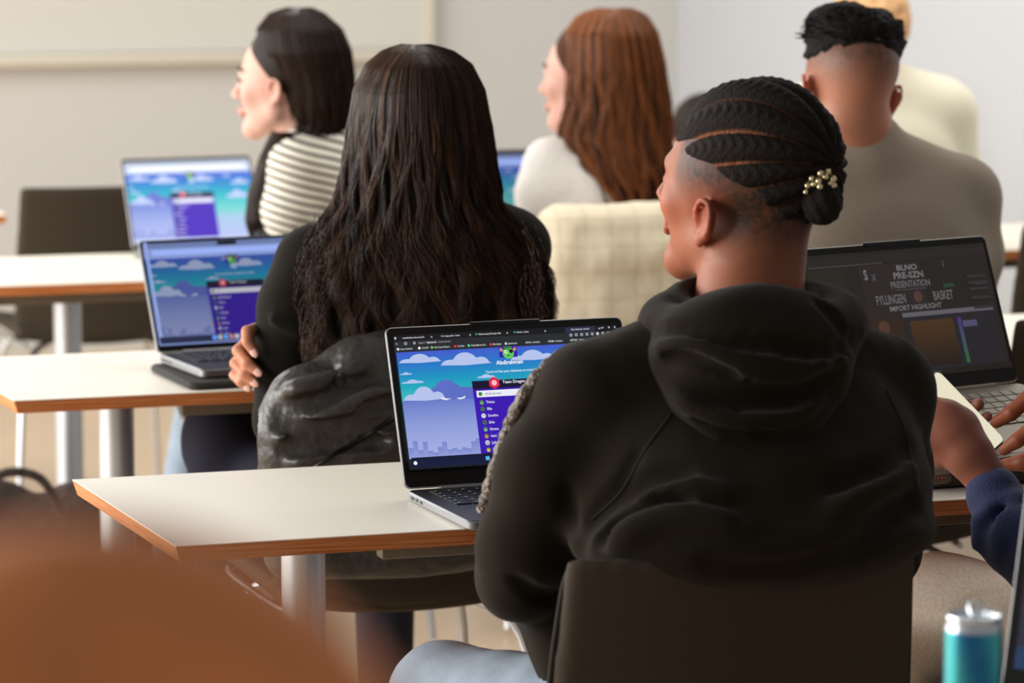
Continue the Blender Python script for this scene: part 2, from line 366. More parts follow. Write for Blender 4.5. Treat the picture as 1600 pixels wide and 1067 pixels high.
# ------------------------------------------------------------ tables
def table(u0, v0, length, depth, label, legs, cut=0.0):
    c0 = Rv*u0+Nv*v0
    t = empty('classroom_table', tuple(c0), label, 'table', 'long classroom tables in rows', rz=PHI)
    th = .022
    ins = .006
    V = [(0, 0, TZ), (length, 0, TZ), (length, depth, TZ), (-cut, depth, TZ), (0, 0, TZ-.0012), (length, 0, TZ-.0012), (length, depth, TZ-.0012), (-cut, depth, TZ-.0012)]
    mk('tabletop', V, [(0, 1, 2, 3), (7, 6, 5, 4), (0, 4, 5, 1), (1, 5, 6, 2), (2, 6, 7, 3), (3, 7, 4, 0)], M['top'], t, False)
    z1 = TZ-.0012; z0 = TZ-th
    V = [(0, 0, z1), (length, 0, z1), (length, depth, z1), (-cut, depth, z1), (ins, ins*.25, z0), (length-ins, ins*.25, z0), (length-ins, depth-ins, z0), (ins-cut, depth-ins, z0)]
    mk('edge_band', V, [(0, 1, 2, 3), (7, 6, 5, 4), (0, 4, 5, 1), (1, 5, 6, 2), (2, 6, 7, 3), (3, 7, 4, 0)], M['edge'], t, False)
    b = MB(); b.box((length/2+.05, depth*.2, z0-.016), (length-.5, .03, .032), .003); b.box((length/2+.05, depth*.8, z0-.016), (length-.5, .03, .032), .003)
    b.build('rail', M['under'], t)
    for x in legs:
        b = MB(); b.lathe([(.0305, .03), (.0305, z0-.004)], (x, depth/2, 0), 40); l = b.build('column', M['alu'], t)
        b = MB(); b.box((x, depth/2, z0-.005), (.07, depth*.72, .01), .003); b.build('bracket', M['under'], t)
        b = MB(); b.box((x, depth/2, .018), (.06, depth*.92, .03), .012); b.build('foot', M['alu'], t)
    return t
A1 = onz(275, 853, TZ); u1, v1 = uv(A1); B1 = onz(113, 749, TZ); ub, vb = uv(B1); DEP = vb-v1; CUT = u1-ub
legu = lambda px, v: (lambda p: uv(p)[0])(onz(px, 900, 0)) if False else None
def u_at(px, v):  # row coordinate u where the vertical plane at distance v is seen at column px
    d = np.array([(px-800)/F, CT, 0]); # direction on ground at mid height
    k = v/(d@Nv); return float(k*(d@Rv))
L1u = u_at(471, v1+DEP/2)-u1
table(u1, v1, 1.75, DEP, 'front-most cream-topped table with sharp left corner, silver column leg and patched laptop', [L1u, 1.5], CUT)
t1 = [o for o in COL.objects if o.name.startswith('classroom_table')][-1]; t1['label'] = 'cream table with sharp left corner beside the hoodie wearer, nearest the camera'
A2 = onz(22, 626, TZ); u2, v2 = uv(A2)
table(u2, v2, 1.75, DEP, 'cream table holding the laptop on a black sleeve, beside the long-haired woman in black', [u_at(180, v2+DEP/2)-u2, 1.5], CUT)
table(u2+1.77, v2, 1.75, DEP, 'cream table in front of the grey sweater man', [.25, 1.5])
A3 = onz(100, 443.6, TZ); u3, v3 = uv(A3); u3l = u_at(-260, v3)
table(u3l, v3, 1.75, DEP+.03, 'cream table holding the open laptop before the striped sweater woman, left side', [u_at(108, v3+DEP/2)-u3l, 1.5])
table(u3l+1.77, v3, 1.75, DEP+.03, 'cream table in front of the brown-haired woman in white', [.25, 1.5])
A4 = onz(10, 336, TZ); u4, v4 = uv(A4); u4l = u_at(15, v4)-1.75
table(u4l, v4, 1.75, DEP+.03, 'far cream table showing only its brown end at the left picture edge', [.25, 1.5])

# ------------------------------------------------------------ chairs
def chair_parts():
    fb = Field((-.26, -.36, .36), (.26, -.05, .92), .008)
    def warp(q):
        q = q.copy(); x = q[..., 0]; z = q[..., 2]
        q[..., 1] = q[..., 1]-.9*x*x+.12*z+.25*np.maximum(z, 0)**2; q[..., 0] = x*(1+.18*z); return q
    fb.rbox((0, -.235, .635), (.215, .014, .195), .013, .002, warp=warp)
    Vb = fb.mesh()
    fs = Field((-.27, -.26, .38), (.27, .27, .52), .008)
    def warp2(q):
        q = q.copy(); q[..., 2] = q[..., 2]-.45*q[..., 0]**2-.25*np.maximum(q[..., 1]-.1, 0)**2*-2; return q
    fs.rbox((0, 0, .445), (.22, .22, .016), .015, .002, warp=warp2)
    return Vb, fs.mesh()
CB, CS = chair_parts()
def mirror_leg(b, sx, sy):
    b.tube(lerp_path([(sx*.12, sy*.10, .425), (sx*.17, sy*.16, .405), (sx*.20, sy*.19, .33), (sx*.215, sy*.215, .16), (sx*.225, sy*.235, .008)], 14), .009, 10)
def chair(px, Y, label, rz=PHI, scl=(1, 1, 1), group='dark brown upholstered classroom chairs', loc=None, sc=1.0):
    p = at(px, 400, Y); p[2] = 0; p = p+Nv*.245
    t = empty('classroom_chair', tuple(p), label, 'chair', group, rz=rz); t.scale = scl
    mk('backrest', CB[0], CB[1], M['chair'], t, True, off=(0, 0, 0)); mk('seat', CS[0], CS[1], M['chair'], t, True, off=(0, 0, 0))
    for sx in (-1, 1):
        for sy in (-1, 1):
            b = MB(); mirror_leg(b, sx, sy); b.build('leg', M['chrome'], t)
    b = MB(); b.tube(lerp_path([(-.19, -.19, .43), (-.21, 0, .432), (-.2, .19, .44), (0, .215, .43), (.2, .19, .44), (.21, 0, .432), (.19, -.19, .43)], 40), .006, 8); b.build('seat_frame', M['chrome'], t)
    return t
c1 = chair(1174, 4.01, 'dark brown chair under the person in the black hoodie', scl=(1.07, 1, .958))
for s_ in (-1, 1):
    b = MB(); b.tube(lerp_path([(s_*.213, -.197, .46), (s_*.217, -.19, .62), (s_*.208, -.214, .78), (s_*.198, -.226, .822)], 20), .0035, 8); b.build('piping', M['pipe'], c1)
chair(655, 5.33, 'dark brown chair with the black leather jacket hung on it')
chair(165, 8.5, 'empty dark brown chair seen behind the left laptops')
chair(955, 7.22, 'dark brown chair under the cream checked coat')
chair(1370, 5.8, 'dark brown chair under the grey sweater man')
chair(1765, 5.95, 'dark brown chair at right edge, lower of the two there')
chair(1735, 7.6, 'dark brown chair at right edge, upper of the two there')
chair(510, 6.98, 'dark brown chair under the striped sweater woman')
chair(1900, 4.3, 'dark brown chair under the khaki trousers wearer')

# ------------------------------------------------------------ screens
TXT = {}
def text_geo(s_, bold=0.0):
    key = (s_, bold)
    if key in TXT: return TXT[key]
    cu_ = bpy.data.curves.new('t', 'FONT'); cu_.body = s_; cu_.size = 1; cu_.offset = bold; cu_.resolution_u = 3; cu_.align_x = 'LEFT'
    o = bpy.data.objects.new('t', cu_); COL.objects.link(o); dg = bpy.context.evaluated_depsgraph_get(); e = o.evaluated_get(dg); me = e.to_mesh()
    V = np.array([v.co[:] for v in me.vertices]).reshape(-1, 3); Fc = [tuple(p.vertices) for p in me.polygons]
    e.to_mesh_clear(); bpy.data.objects.remove(o); bpy.data.curves.remove(cu_); TXT[key] = (V, Fc); return V, Fc
class Screen:
    """flat picture shown by a display: u to the right 0..1, v downwards 0..1"""
    def __init__(s, w, h): s.mb = MB(); s.w = w; s.h = h; s.z = 0; s.asp = w/h
    def P(s, u, v): return ((u-.5)*s.w, (1-v)*s.h, 0)
    def lay(s): s.z += .00008; return -s.z
    def poly(s, pts, c):
        y = s.lay(); V = np.array([[(u-.5)*s.w, y, (1-v)*s.h] for u, v in pts]); s.mb.add(V, [tuple(range(len(V)))], S(c))
    def rect(s, u0, v0, u1, v1, c, c2=None):
        y = s.lay(); V = np.array([[(u-.5)*s.w, y, (1-v)*s.h] for u, v in ((u0, v0), (u0, v1), (u1, v1), (u1, v0))])
        cc = np.array([S(c)[:3], S(c2 or c)[:3], S(c2 or c)[:3], S(c)[:3]]); s.mb.add(V, [(0, 1, 2, 3)], cc)
    def disc(s, u, v, r, c, ry=None, n=20):
        ry = (ry or r)*s.asp; s.poly([(u+r*math.cos(2*math.pi*i/n), v-ry*math.sin(2*math.pi*i/n)) for i in range(n)], c)
    def text(s, u, v, t, size, c, align='l', bold=.012, sx=1.0):  # size = cap height in v
        V, Fc = text_geo(t, bold)
        if not len(V): return
        k = size*s.h/.7; V = V.copy(); wd = V[:, 0].max()*k*sx
        x0 = (u-.5)*s.w-(wd/2 if align == 'c' else 0); y = s.lay()
        s.mb.add(np.stack([V[:, 0]*k*sx+x0, np.full(len(V), y), V[:, 1]*k+(1-v)*s.h-size*s.h/2], 1), Fc, S(c))
    def cloud(s, u, v, w, h, c):
        pts = [(u-w/2, v)]
        bumps = [(-.30, .35, .16), (-.02, .8, .24), (.27, .45, .15)]
        n = 36
        for i in range(n+1):
            x = -.5+i/n; y = .04*(1-abs(x)*2)
            for bx, bh, bw in bumps:
                q = 1-((x-bx)/bw)**2
                if q > 0: y = max(y, bh*math.sqrt(q))
            pts.append((u+x*w, v-y*h))
        pts.append((u+w/2, v)); pts.append((u, v+.08*h)); s.poly(pts, c)
    def build(s, name, parent, m=None): return s.mb.build(name, m or SCR, parent, False)
NAMES = ['Tinius', 'Elle', 'Sondre', 'Erle', 'Emma', 'hani', 'Julius', 'Val']
def quiz_page(sc, v0, v1, dim=1.0, k=1.0, bold=.012, nick='Abdirahman', names=NAMES, left=.31, right=.655, detail=True, pale=0):
    D = lambda c: tuple(x*dim+(230-x*dim)*pale*.35 for x in c)
    H = v1-v0; f = lambda q: v0+(q-.132)/(.852-.132)*H
    U0, U1 = 0.0, 1.0
    stops = [(.132, (66, 92, 208)), (.22, (38, 118, 200)), (.30, (24, 146, 196)), (.38, (32, 172, 190)), (.5, (90, 196, 196)), (.7, (150, 200, 210)), (.852, (160, 176, 222))]
    for (a, ca), (b_, cb) in zip(stops[:-1], stops[1:]): sc.rect(U0, f(a), U1, f(b_), D(ca), D(cb))
    # dragon shaped hill and city at the left
    hill = [(0, .47), (.04, .43), (.10, .41), (.135, .385), (.15, .38), (.16, .355), (.175, .345), (.18, .33), (.19, .34), (.2, .328), (.21, .34), (.225, .333), (.23, .352), (.245, .365), (.26, .385), (.30, .39), (.34, .39)]
    st = [(.33, (86, 104, 196)), (.46, (104, 122, 202)), (.62, (140, 156, 218)), (.852, (172, 180, 232))]
    # hill cap drawn as fan down to .47, then gradient bands
    sc.poly([(u, f(v)) for u, v in hill]+[(left+.04, f(.47)), (0, f(.471))], D((92, 110, 198)))
    for (a, ca), (b_, cb) in zip(st[1:-1], st[2:]): sc.rect(U0, f(max(a, .47)), left+.04, f(b_), D((108, 126, 204)) if a < .5 else D(ca), D(cb))
    sc.rect(right, f(.6), U1, f(.852), D((150, 190, 214)), D((172, 180, 232)))
    CL = D((182, 198, 238))
    for u, v, w, h in ((.03, .205, .2, .07), (.025, .285, .06, .02), (.30, .235, .24, .1), (.60, .225, .22, .08), (.47, .165, .05, .02), (.80, .19, .08, .03), (.05, .345, .11, .03), (.07, .46, .2, .11), (.38, .335, .09, .03), (.9, .27, .16, .07), (.87, .42, .2, .1)):
        if u-w/2 < 0: 
            pass
        sc.cloud(max(u, w/2+.001), f(v), w, h*H/.72, CL)
    sc.poly([(.165, f(.452)), (.19, f(.462)), (.215, f(.463)), (.19, f(.472)), (.172, f(.466))], D((240, 244, 255))); sc.poly([(.235, f(.463)), (.262, f(.46)), (.275, f(.449)), (.272, f(.466)), (.25, f(.472))], D((240, 244, 255)))
    city = D((122, 136, 206))
    x = 0.0; hs = [.08, .13, .06, .12, .05, .035, .075, .11, .05, .06, .045, .06, .05, .10, .12, .05]
    for i, h in enumerate(hs): sc.rect(x, f(.852-h*.9), x+.021, f(.852), city, D((150, 160, 222))); x += .021
    # team panel
    sc.rect(left, f(.356), right, f(.412), D((22, 12, 48))); sc.rect(left, f(.412), right, f(.852), D((58, 20, 176)))
    cx = (left+right)/2
    sc.poly([(cx-.075+.026*math.cos(a), f(.375)-.026*sc.asp*math.sin(a)) for a in [math.pi/6+math.pi/3*i for i in range(6)]], D((226, 34, 66)))
    sc.disc(cx-.075, f(.375), .012, D((250, 190, 205)))
    sc.text(cx-.038, f(.372), 'Team Dragon', .022*k, D((240, 240, 250)), bold=bold)
    sc.rect(left+.014, f(.424), right-.012, f(.468), D((238, 240, 250)))
    sc.disc(left+.03, f(.446), .009, D((70, 140, 70))); sc.text(left+.05, f(.446), nick, .018*k, D((90, 90, 110)), bold=.004)
    cols = [(110, 190, 110), (60, 120, 70), (210, 225, 230), (70, 110, 80), (120, 190, 150), (215, 150, 90), (190, 200, 190), (225, 205, 90)]
    for i, nm in enumerate(names):
        v = f(.503+.0462*i)
        if v > v1-.02: break
        sc.disc(left+.031, v, .010, D((210, 220, 235) if i in (2, 6) else (80, 100, 90))); sc.disc(left+.031, v+.004, .0075, D(cols[i % 8])); sc.disc(left+.028, v, .0018, D((20, 20, 20))); sc.disc(left+.034, v, .0018, D((20, 20, 20)))
        sc.text(left+.05, v, nm, .019*k, D((236, 236, 250)), bold=bold)
    # avatar: a plain green round face with an eye patch on a purple tile
    sc.rect(cx-.04, f(.134), cx+.04, f(.21), D((58, 20, 170)))
    for s_ in (-1, 1): sc.poly([(cx+s_*.024, f(.15)), (cx+s_*.037, f(.14)), (cx+s_*.032, f(.152)), (cx+s_*.039, f(.16)), (cx+s_*.026, f(.17))], D((238, 160, 90)))
    sc.disc(cx, f(.18), .025, D((96, 206, 92)), ry=.026); sc.rect(cx-.018, f(.137), cx+.018, f(.152), D((50, 130, 50)))
    sc.disc(cx-.009, f(.172), .0075, D((240, 245, 240))); sc.disc(cx-.008, f(.172), .003, D((20, 20, 20))); sc.disc(cx+.013, f(.17), .0085, D((22, 24, 20)))
    sc.poly([(cx-.022, f(.148)), (cx+.024, f(.166)), (cx+.024, f(.171)), (cx-.022, f(.153))], D((22, 24, 20))); sc.poly([(cx-.008, f(.196)), (cx+.008, f(.194)), (cx+.002, f(.202)), (cx-.004, f(.202))], D((20, 70, 30)))
    sc.text(cx, f(.243), nick, .030*k, D((255, 255, 255)), 'c', bold=.016)
    sc.text(cx, f(.303), "You're in! See your nickname on screen?", .0165*k, D((240, 250, 255)), 'c', bold=bold)

# ------------------------------------------------------------ laptops
def laptop(label, w, dep, lid_h, tilt, pos, yaw, scr, base_m, rim_m, key_m, pitch=0.0, notch=False, bump=True, th=.014, screen_m=None, palm=None, group='open laptops on the tables', bez=(.012, .016, .03), keyrows=True):
    """origin: hinge line centre at the table; local x right, y away from the viewer"""
    R = rotm(yaw)@np.array([[1, 0, 0], [0, math.cos(pitch), -math.sin(pitch)], [0, math.sin(pitch), math.cos(pitch)]])
    t = empty('laptop', tuple(pos), label, 'laptop', None, R=R)
    b = MB(); b.rbox((0, -dep/2, th/2+.001), (w, dep, th), .012, .002); b.build('base', rim_m, t)
    b = MB(); b.rbox((0, -dep/2, th+.0013), (w-.004, dep-.004, .0008), .011, .0003); b.build('palm_rest', base_m, t)
    b = MB(); kb = w*.86; nr = 6; x0 = -kb/2
    b2 = MB()
    for r in range(nr):
        yk = -.032-r*.0185; nk = [15, 14, 14, 13, 12, 8][r]; wd = [kb/nk]*nk
        if r == 5: wd = [kb*.08]*3+[kb*.36]+[kb*.1]*4
        x = x0
        for q in wd:
            b.box((x+q/2, yk, th+.0028), (q-.003, .0155, .0014), .0)
            if q < .03: b2.box((x+q*.35, yk+.002, th+.00355), (.003, .0035, .0001), 0)
            x += q
    kbo = b.build('keyboard', key_m, t, False); b2.build('key_legend', M['keyl'], kbo, False)
    b = MB(); b.rbox((0, -dep+.042, th+.0019), (w*.36, .062, .0006), .004, .0002); b.build('trackpad', base_m, t)
    b = MB(); b.tube([(-w*.36, 0, th), (w*.36, 0, th)], .0055, 12); b.build('hinge', rim_m, t)
    b = MB()
    for i in range(3): b.rbox((-w/2-.0002, -.028-.018*i, th/2+.001), (.0012, .009 if i else .012, .004), .0005, .0002)
    b.build('port', M['lapk'], t)
    # lid in its own tilted frame: z' up the lid
    lt = math.radians(tilt); Rl = np.array([[1, 0, 0], [0, math.cos(lt), math.sin(lt)], [0, -math.sin(lt), math.cos(lt)]])
    lid = bpy.data.objects.new('lid', None)
    b = MB(); RR = np.array([[1, 0, 0], [0, 0, 1], [0, 1, 0.0]])
    b.rbox((0, .004, lid_h/2+.002), (w, lid_h, .005), .010, .0015, R=RR)
    lid = b.build('lid', rim_m, t); lid.location = (0, .002, th+.001); lid.rotation_euler = (-lt, 0, 0)
    b = MB(); b.rbox((0, .0012, lid_h/2+.002), (w-.0035, lid_h-.003, .0012), .009, .0004, R=RR); b.build('bezel', M['lapbez'], lid)
    if bump:
        b = MB(); b.rbox((0, .003, lid_h+.0005), (w*.30, .008, .0065), .003, .0015, R=RR); b.build('camera_bar', M['lapbez'], lid)
    bl, bt, bb = bez; sw = w-2*bl; sh = lid_h-bt-bb
    if scr:
        s_ = Screen(sw, sh); scr(s_)
        o = s_.build('screen', lid, screen_m); o.location = (0, .0004, .002+bb)
        if notch:
            b = MB(); b.box((0, -.0028, lid_h-bt-.0035), (.036, .0006, .007), 0); b.build('camera_notch', M['lapbez'], lid, False)
    return t
def scr_edge(s):
    s.rect(0, 0, 1, 1, (28, 30, 34))
    s.rect(0, 0, 1, .045, (18, 20, 24)); s.rect(.0, .045, 1, .135, (36, 38, 42)); s.rect(.765, .004, .90, .045, (40, 40, 66))
    W_ = (225, 228, 232)
    for u, t in ((.04, 'streamlmdlearnresnomamerik'), (.21, 'for in range python - Search'), (.375, 'Python Looping Through a Ran'), (.545, 'Kahoot! - Search'), (.79, 'Enter nickname - Kahoot!')):
        s.text(u, .022, t, .0125, W_, bold=.004, sx=.78 if u != .21 else .72); s.text(u+.125 if u > .1 else .165, .022, 'x', .016, W_)
    s.rect(.005, .016, .012, .03, W_); s.disc(.365, .022, .004, (60, 170, 90)); s.disc(.535, .022, .004, (70, 150, 160)); s.text(.925, .022, '+', .02, W_)
    for u, t in ((.935, '-'), (.958, 'o'), (.985, 'x')): s.text(u, .018, t, .018, W_)
    s.text(.006, .066, '<-', .016, W_, sx=.8); s.disc(.05, .066, .006, W_); s.disc(.05, .066, .0042, (36, 38, 42)); s.disc(.088, .066, .005, W_); s.disc(.088, .066, .0034, (36, 38, 42))
    s.text(.105, .066, 'https://', .0135, (150, 150, 155)); s.text(.142, .066, 'kahoot.it', .0145, W_, bold=.012); s.text(.192, .066, '/instructions', .0135, (150, 150, 155))
    for i in range(8): s.disc(.785+.024*i, .066, .006, (205, 210, 215) if i != 5 else (235, 235, 240)); s.disc(.785+.024*i, .066, .0038, (36, 38, 42) if i != 5 else (150, 150, 160))
    bm = [(.012, (220, 220, 220), 'Import favorites'), (.105, (230, 235, 235), 'ChatGPT'), (.16, (120, 190, 90), 'Play Chess Online fr...'), (.262, (220, 40, 50), 'YouTube'), (.322, (70, 210, 110), 'Watch Movies Onli...'), (.42, (210, 60, 50), 'My Studies'), (.487, (190, 200, 210), 'pythontutor'), (.565, (36, 38, 42), '(MISSING) - Handelsh..'), (.665, (36, 38, 42), 'INGSIM - Handelsh...'), (.765, (36, 38, 42), 'BBET3001 - Digital...'), (.915, (225, 195, 110), 'Other favorites')]
    bm[7] = (.565, (36, 38, 42), 'BI4106 - Handelshj..')
    for u, c, t in bm: s.disc(u, .108, .0055, c); s.text(u+.010, .108, t, .0125, W_, sx=.8, bold=.003)
    quiz_page(s, .135, .925, .95)
    s.rect(.975, .06, 1, .925, (34, 36, 42)); s.rect(.962, .135, .975, .925, (226, 228, 240)); s.disc(.988, .06, .0085, (30, 90, 190)); s.disc(.988, .10, .006, (150, 160, 170)); s.disc(.988, .14, .006, (120, 140, 220))
    s.rect(0, .925, 1, 1, (14, 22, 50), (16, 26, 60)); s.disc(.015, .965, .008, (230, 235, 240))
    for a in (0, 1):
        for b_ in (0, 1): s.rect(.322+.0085*a, .948+.015*b_, .3295+.0085*a, .9615+.015*b_, (90, 190, 250))
    s.rect(.352, .94, .50, .985, (30, 38, 68)); s.disc(.362, .96, .0055, (230, 230, 240)); s.disc(.362, .96, .0036, (30, 38, 68)); s.text(.375, .963, 'Search', .017, (230, 232, 240))
def scr_mac(dim=.8, pale=0, wide=True, nick='Val', off=0):
    def f(s):
        bar = (126, 144, 200) if dim < .9 else (214, 226, 246)
        s.rect(0, 0, 1, 1, bar); s.rect(.0, .0, 1, .05, tuple(x*.8 for x in bar)); s.rect(.05, .07, .95, .12, tuple(min(255, x*1.18) for x in bar))
        s.disc(.012, .05, .006, (180, 40, 90)) if dim < .9 else None
        quiz_page(s, .155, .955, dim, 1.0, .012, nick, ['Abdirahman', 'Tinius', 'Elle', 'Sondre', 'Erle', 'Emma', 'hani', 'Julius'], .335+off, .68+off, pale=pale)
        if dim < .9:
            s.rect(0, 0, .018, .95, (140, 158, 214))
            s.rect(0, .935, 1, 1, (30, 36, 66))
            for i in range(11): s.rect(.31+.033*i, .943, .335+.033*i, .985, [(90, 150, 240), (170, 170, 180), (80, 150, 230), (180, 120, 130), (180, 180, 200), (150, 130, 210), (190, 200, 220), (60, 60, 90), (60, 200, 90), (70, 80, 150), (200, 120, 60)][i])
    return f
def scr_dark(s):
    s.rect(0, 0, 1, 1, (33, 28, 26)); s.rect(0, .03, 1, .085, (36, 31, 30)); s.rect(.02, .09, .42, .1, (62, 54, 58)); s.rect(.0, .1, .2, 1, (35, 30, 24)); s.rect(.28, .11, .62, .82, (38, 31, 32))
    T = (104, 100, 100)
    s.text(.305, .18, 'S', .075, T, bold=.03, sx=.7); s.text(.345, .205, 'X', .05, (80, 76, 78), bold=.02, sx=.8)
    s.text(.545, .145, 'BLNO', .042, T, 'c', bold=.03, sx=1.3); s.text(.545, .205, 'PRE-SZN', .048, T, 'c', bold=.03, sx=1.15); s.text(.545, .275, 'PRESENTATION', .05, (92, 90, 90), 'c', bold=.02, sx=.78)
    s.text(.74, .14, '1', .05, (84, 80, 80), sx=.9); s.rect(.46, .315, .63, .32, (78, 72, 72))
    s.text(.42, .385, 'FYLLINGEN', .07, (92, 90, 90), 'c', bold=.02, sx=.58); s.text(.71, .385, 'BASKET', .07, (92, 90, 90), 'c', bold=.02, sx=.58); s.disc(.57, .38, .025, (72, 50, 44))
    s.text(.545, .46, 'IMPORT HIGHLIGHT', .038, T, 'c', bold=.02, sx=1.05); s.text(.60, .52, 'GUARD', .03, (60, 84, 84), 'c', bold=.03)
    s.rect(.28, .53, .46, .82, (44, 30, 24)); s.disc(.35, .60, .03, (74, 48, 38)); s.poly([(.30, .82), (.31, .7), (.345, .64), (.40, .66), (.44, .75), (.45, .82)], (70, 42, 38)); s.poly([(.33, .72), (.39, .72), (.39, .76), (.33, .76)], (110, 104, 110))
    s.rect(.46, .50, .97, .535, (88, 84, 92)); s.rect(.46, .535, .97, .96, (32, 30, 34)); s.rect(.49, .57, .73, .93, (66, 44, 24), (30, 22, 18)); s.rect(.755, .57, .775, .93, (70, 40, 110), (40, 90, 40)); s.rect(.78, .6, .86, .65, (70, 70, 96))
    for i, (u, c) in enumerate(((.72, (40, 60, 40)), (.9, (50, 46, 56)), (.05, (44, 40, 36)))): s.rect(u, .3, u+.06, .33, c)
    for v in (.25, .3, .35, .42, .5): s.rect(.86, v, .97, v+.02, (46, 42, 46))
    s.rect(0, .955, 1, 1, (26, 22, 20)); s.rect(.4, .965, .6, .985, (48, 44, 44))
def scr_side(s):
    s.rect(0, 0, 1, 1, (30, 44, 60), (40, 36, 52)); s.rect(0, .3, .5, .55, (40, 70, 66), (36, 60, 70)); s.rect(0, .6, .6, .75, (50, 36, 52)); s.rect(0, .9, 1, 1, (30, 52, 84))
# laptop of the person in the hoodie
hl = onz(634, 781, TZ); w1 = .358
laptop('dark laptop with silver left edge showing the quiz page, beside the black hoodie', w1, .252, .230, 21, hl+rotm(math.radians(21))@np.array([w1/2, 0, 0]), math.radians(21), scr_edge, M['lapd'], M['laps'], M['lapk'], th=.012, bez=(.010, .012, .026))
h2 = onz(247, 566, TZ+.014); w2 = .325
sp = h2+Rv*(w2/2)-Nv*.12; 
b = MB(); b.rbox((0, 0, .0068), (w2+.02, .255, .0125), .02, .004, R=None); o = b.build('laptop_sleeve', M['sleeve'], None, label='thin black laptop sleeve lying under the middle left laptop', cat='sleeve'); o.location = (sp[0], sp[1], TZ); o.rotation_euler = (0, 0, math.radians(22))
laptop('silver-edged laptop on a black sleeve in front of the long-haired woman in black', w2, .222, .210, 27, h2, math.radians(25), scr_mac(.72), M['lapd'], M['laps'], M['lapk'], notch=True, bump=False, bez=(.006, .007, .012))
l2 = [o for o in COL.objects if o.name.startswith('laptop') and o.type == 'EMPTY'][-1]; q = h2+rotm(math.radians(25))@np.array([w2/2, 0, 0]); l2.location = tuple(q)
w3 = .312; p3 = onz(206, 400, TZ); laptop('laptop with bright screen and pale browser bar, farthest left one, on the third table', w3, .22, .217, 24, p3+Rv*(w3/2), math.radians(23), scr_mac(1.05, .2, nick='Elle', off=-.005), M['laps2'], M['laps'], M['lapk'], bump=False, bez=(.006, .008, .012))
p5 = onz(848, 382, TZ); laptop('laptop half hidden between the black-haired woman and the woman in white', w3, .22, .215, 20, p5-Rv*(w3/2), PHI, scr_mac(.75, 0, nick='Erle'), M['lapd'], M['lapd'], M['lapk'], bump=False, bez=(.006, .012, .012))
w4 = .366; yaw4 = math.radians(34); hr = at(1592, 600, 5.12); R4 = rotm(yaw4); hc4 = hr-R4@np.array([w4/2, 0, .012])
laptop('dim laptop showing dark poster design software, right of the black hoodie', w4, .235, .228, 36, hc4, yaw4, scr_dark, M['laps2'], M['laps2'], M['keyg'], pitch=math.radians(15), bez=(.009, .012, .022))

# ------------------------------------------------------------ skin colouring
def tone(V, base, red=None, local=None):
    return np.tile(np.array(S(base)[:3]), (len(V), 1))
def head(f, o, R, s=1.0, neck=None, nr=.056, fem=False, ears=(-1, 1), es=.84, ez=-.006):
    f.frame(o, R*s if s != 1 else R)
    if s != 1:
        f.frame(o, R)
    q = lambda *a: tuple(x*s for x in a)
    f.ell(q(0, -.018, .045), q(.074, .094, .084), .001)
    f.ell(q(0, .02, .02), q(.067, .070, .080), .03*s); f.ell(q(0, .036, -.035), q(.052, .05, .066), .03*s)
    for x in (-1, 1):
        f.cap(q(x*.048, .002, -.052), q(0, .064, -.097), .020*s, .0155*s, .025*s)
        f.ell(q(x*.036, .064, -.018), q(.022, .018, .020), .02*s)
    f.cap(q(-.03, .082, .022), q(.03, .082, .022), .010*s, .010*s, .018*s); f.cap(q(0, .091, .012), q(0, .111, -.024), .0062*s, .0085*s, .012*s)
    for x in (-1, 1): f.ell(q(x*.010, .101, -.028), q(.007, .008, .006), .008*s)
    for x in (-1, 1):
        f.cap(q(0, .097, -.0545), q(x*.020, .086, -.057), .0052*s, .003*s, .006*s); f.cap(q(0, .0955, -.0655), q(x*.018, .086, -.061), .0058*s, .003*s, .006*s)
    f.ell(q(0, .071, -.094), q(.017, .015, .015), .022*s)
    for x in (-1, 1):
        f.ell(q(x*.031, .098, .003), q(.016, .014, .011), .012*s, sub=True); f.ell(q(x*.031, .078, .003), q(.0125, .0125, .0115), .003)
    ec = np.array([0, -.006, 0]); qe = lambda *a: tuple(((np.array(a)-np.array([np.sign(a[0])*.076, -.006, 0]))*es+np.array([np.sign(a[0])*.076, -.006, ez]))*s)
    for x in ears:
        A = rotm(x*.35, 0, 0)
        f.ell(qe(x*.078, -.010, -.002), q(.005, .016, .026), .006*s, A=A)
        P = [qe(x*.077, .006, -.012), qe(x*.081, .009, .008), qe(x*.087, .0, .026), qe(x*.091, -.014, .028), qe(x*.093, -.024, .014), qe(x*.089, -.022, -.008), qe(x*.081, -.010, -.026)]
        f.poly(lerp_path(P, 12), .0036*s, .003); f.ell(qe(x*.078, -.002, -.030), q(.0055, .009, .010), .004, A=A)
        f.ell(qe(x*.087, -.007, .002), q(.006, .009, .014), .004, sub=True, A=A)
    f.frame()
    if neck is not None:
        c = np.array(o)+R@np.array([0, -.022, -.05])*s; f.cap(c, neck, nr*s, nr*1.12*s, .02); f.cap(np.array(o)+R@np.array([0, -.04, .0])*s, neck, nr*.9*s, nr*s, .02)
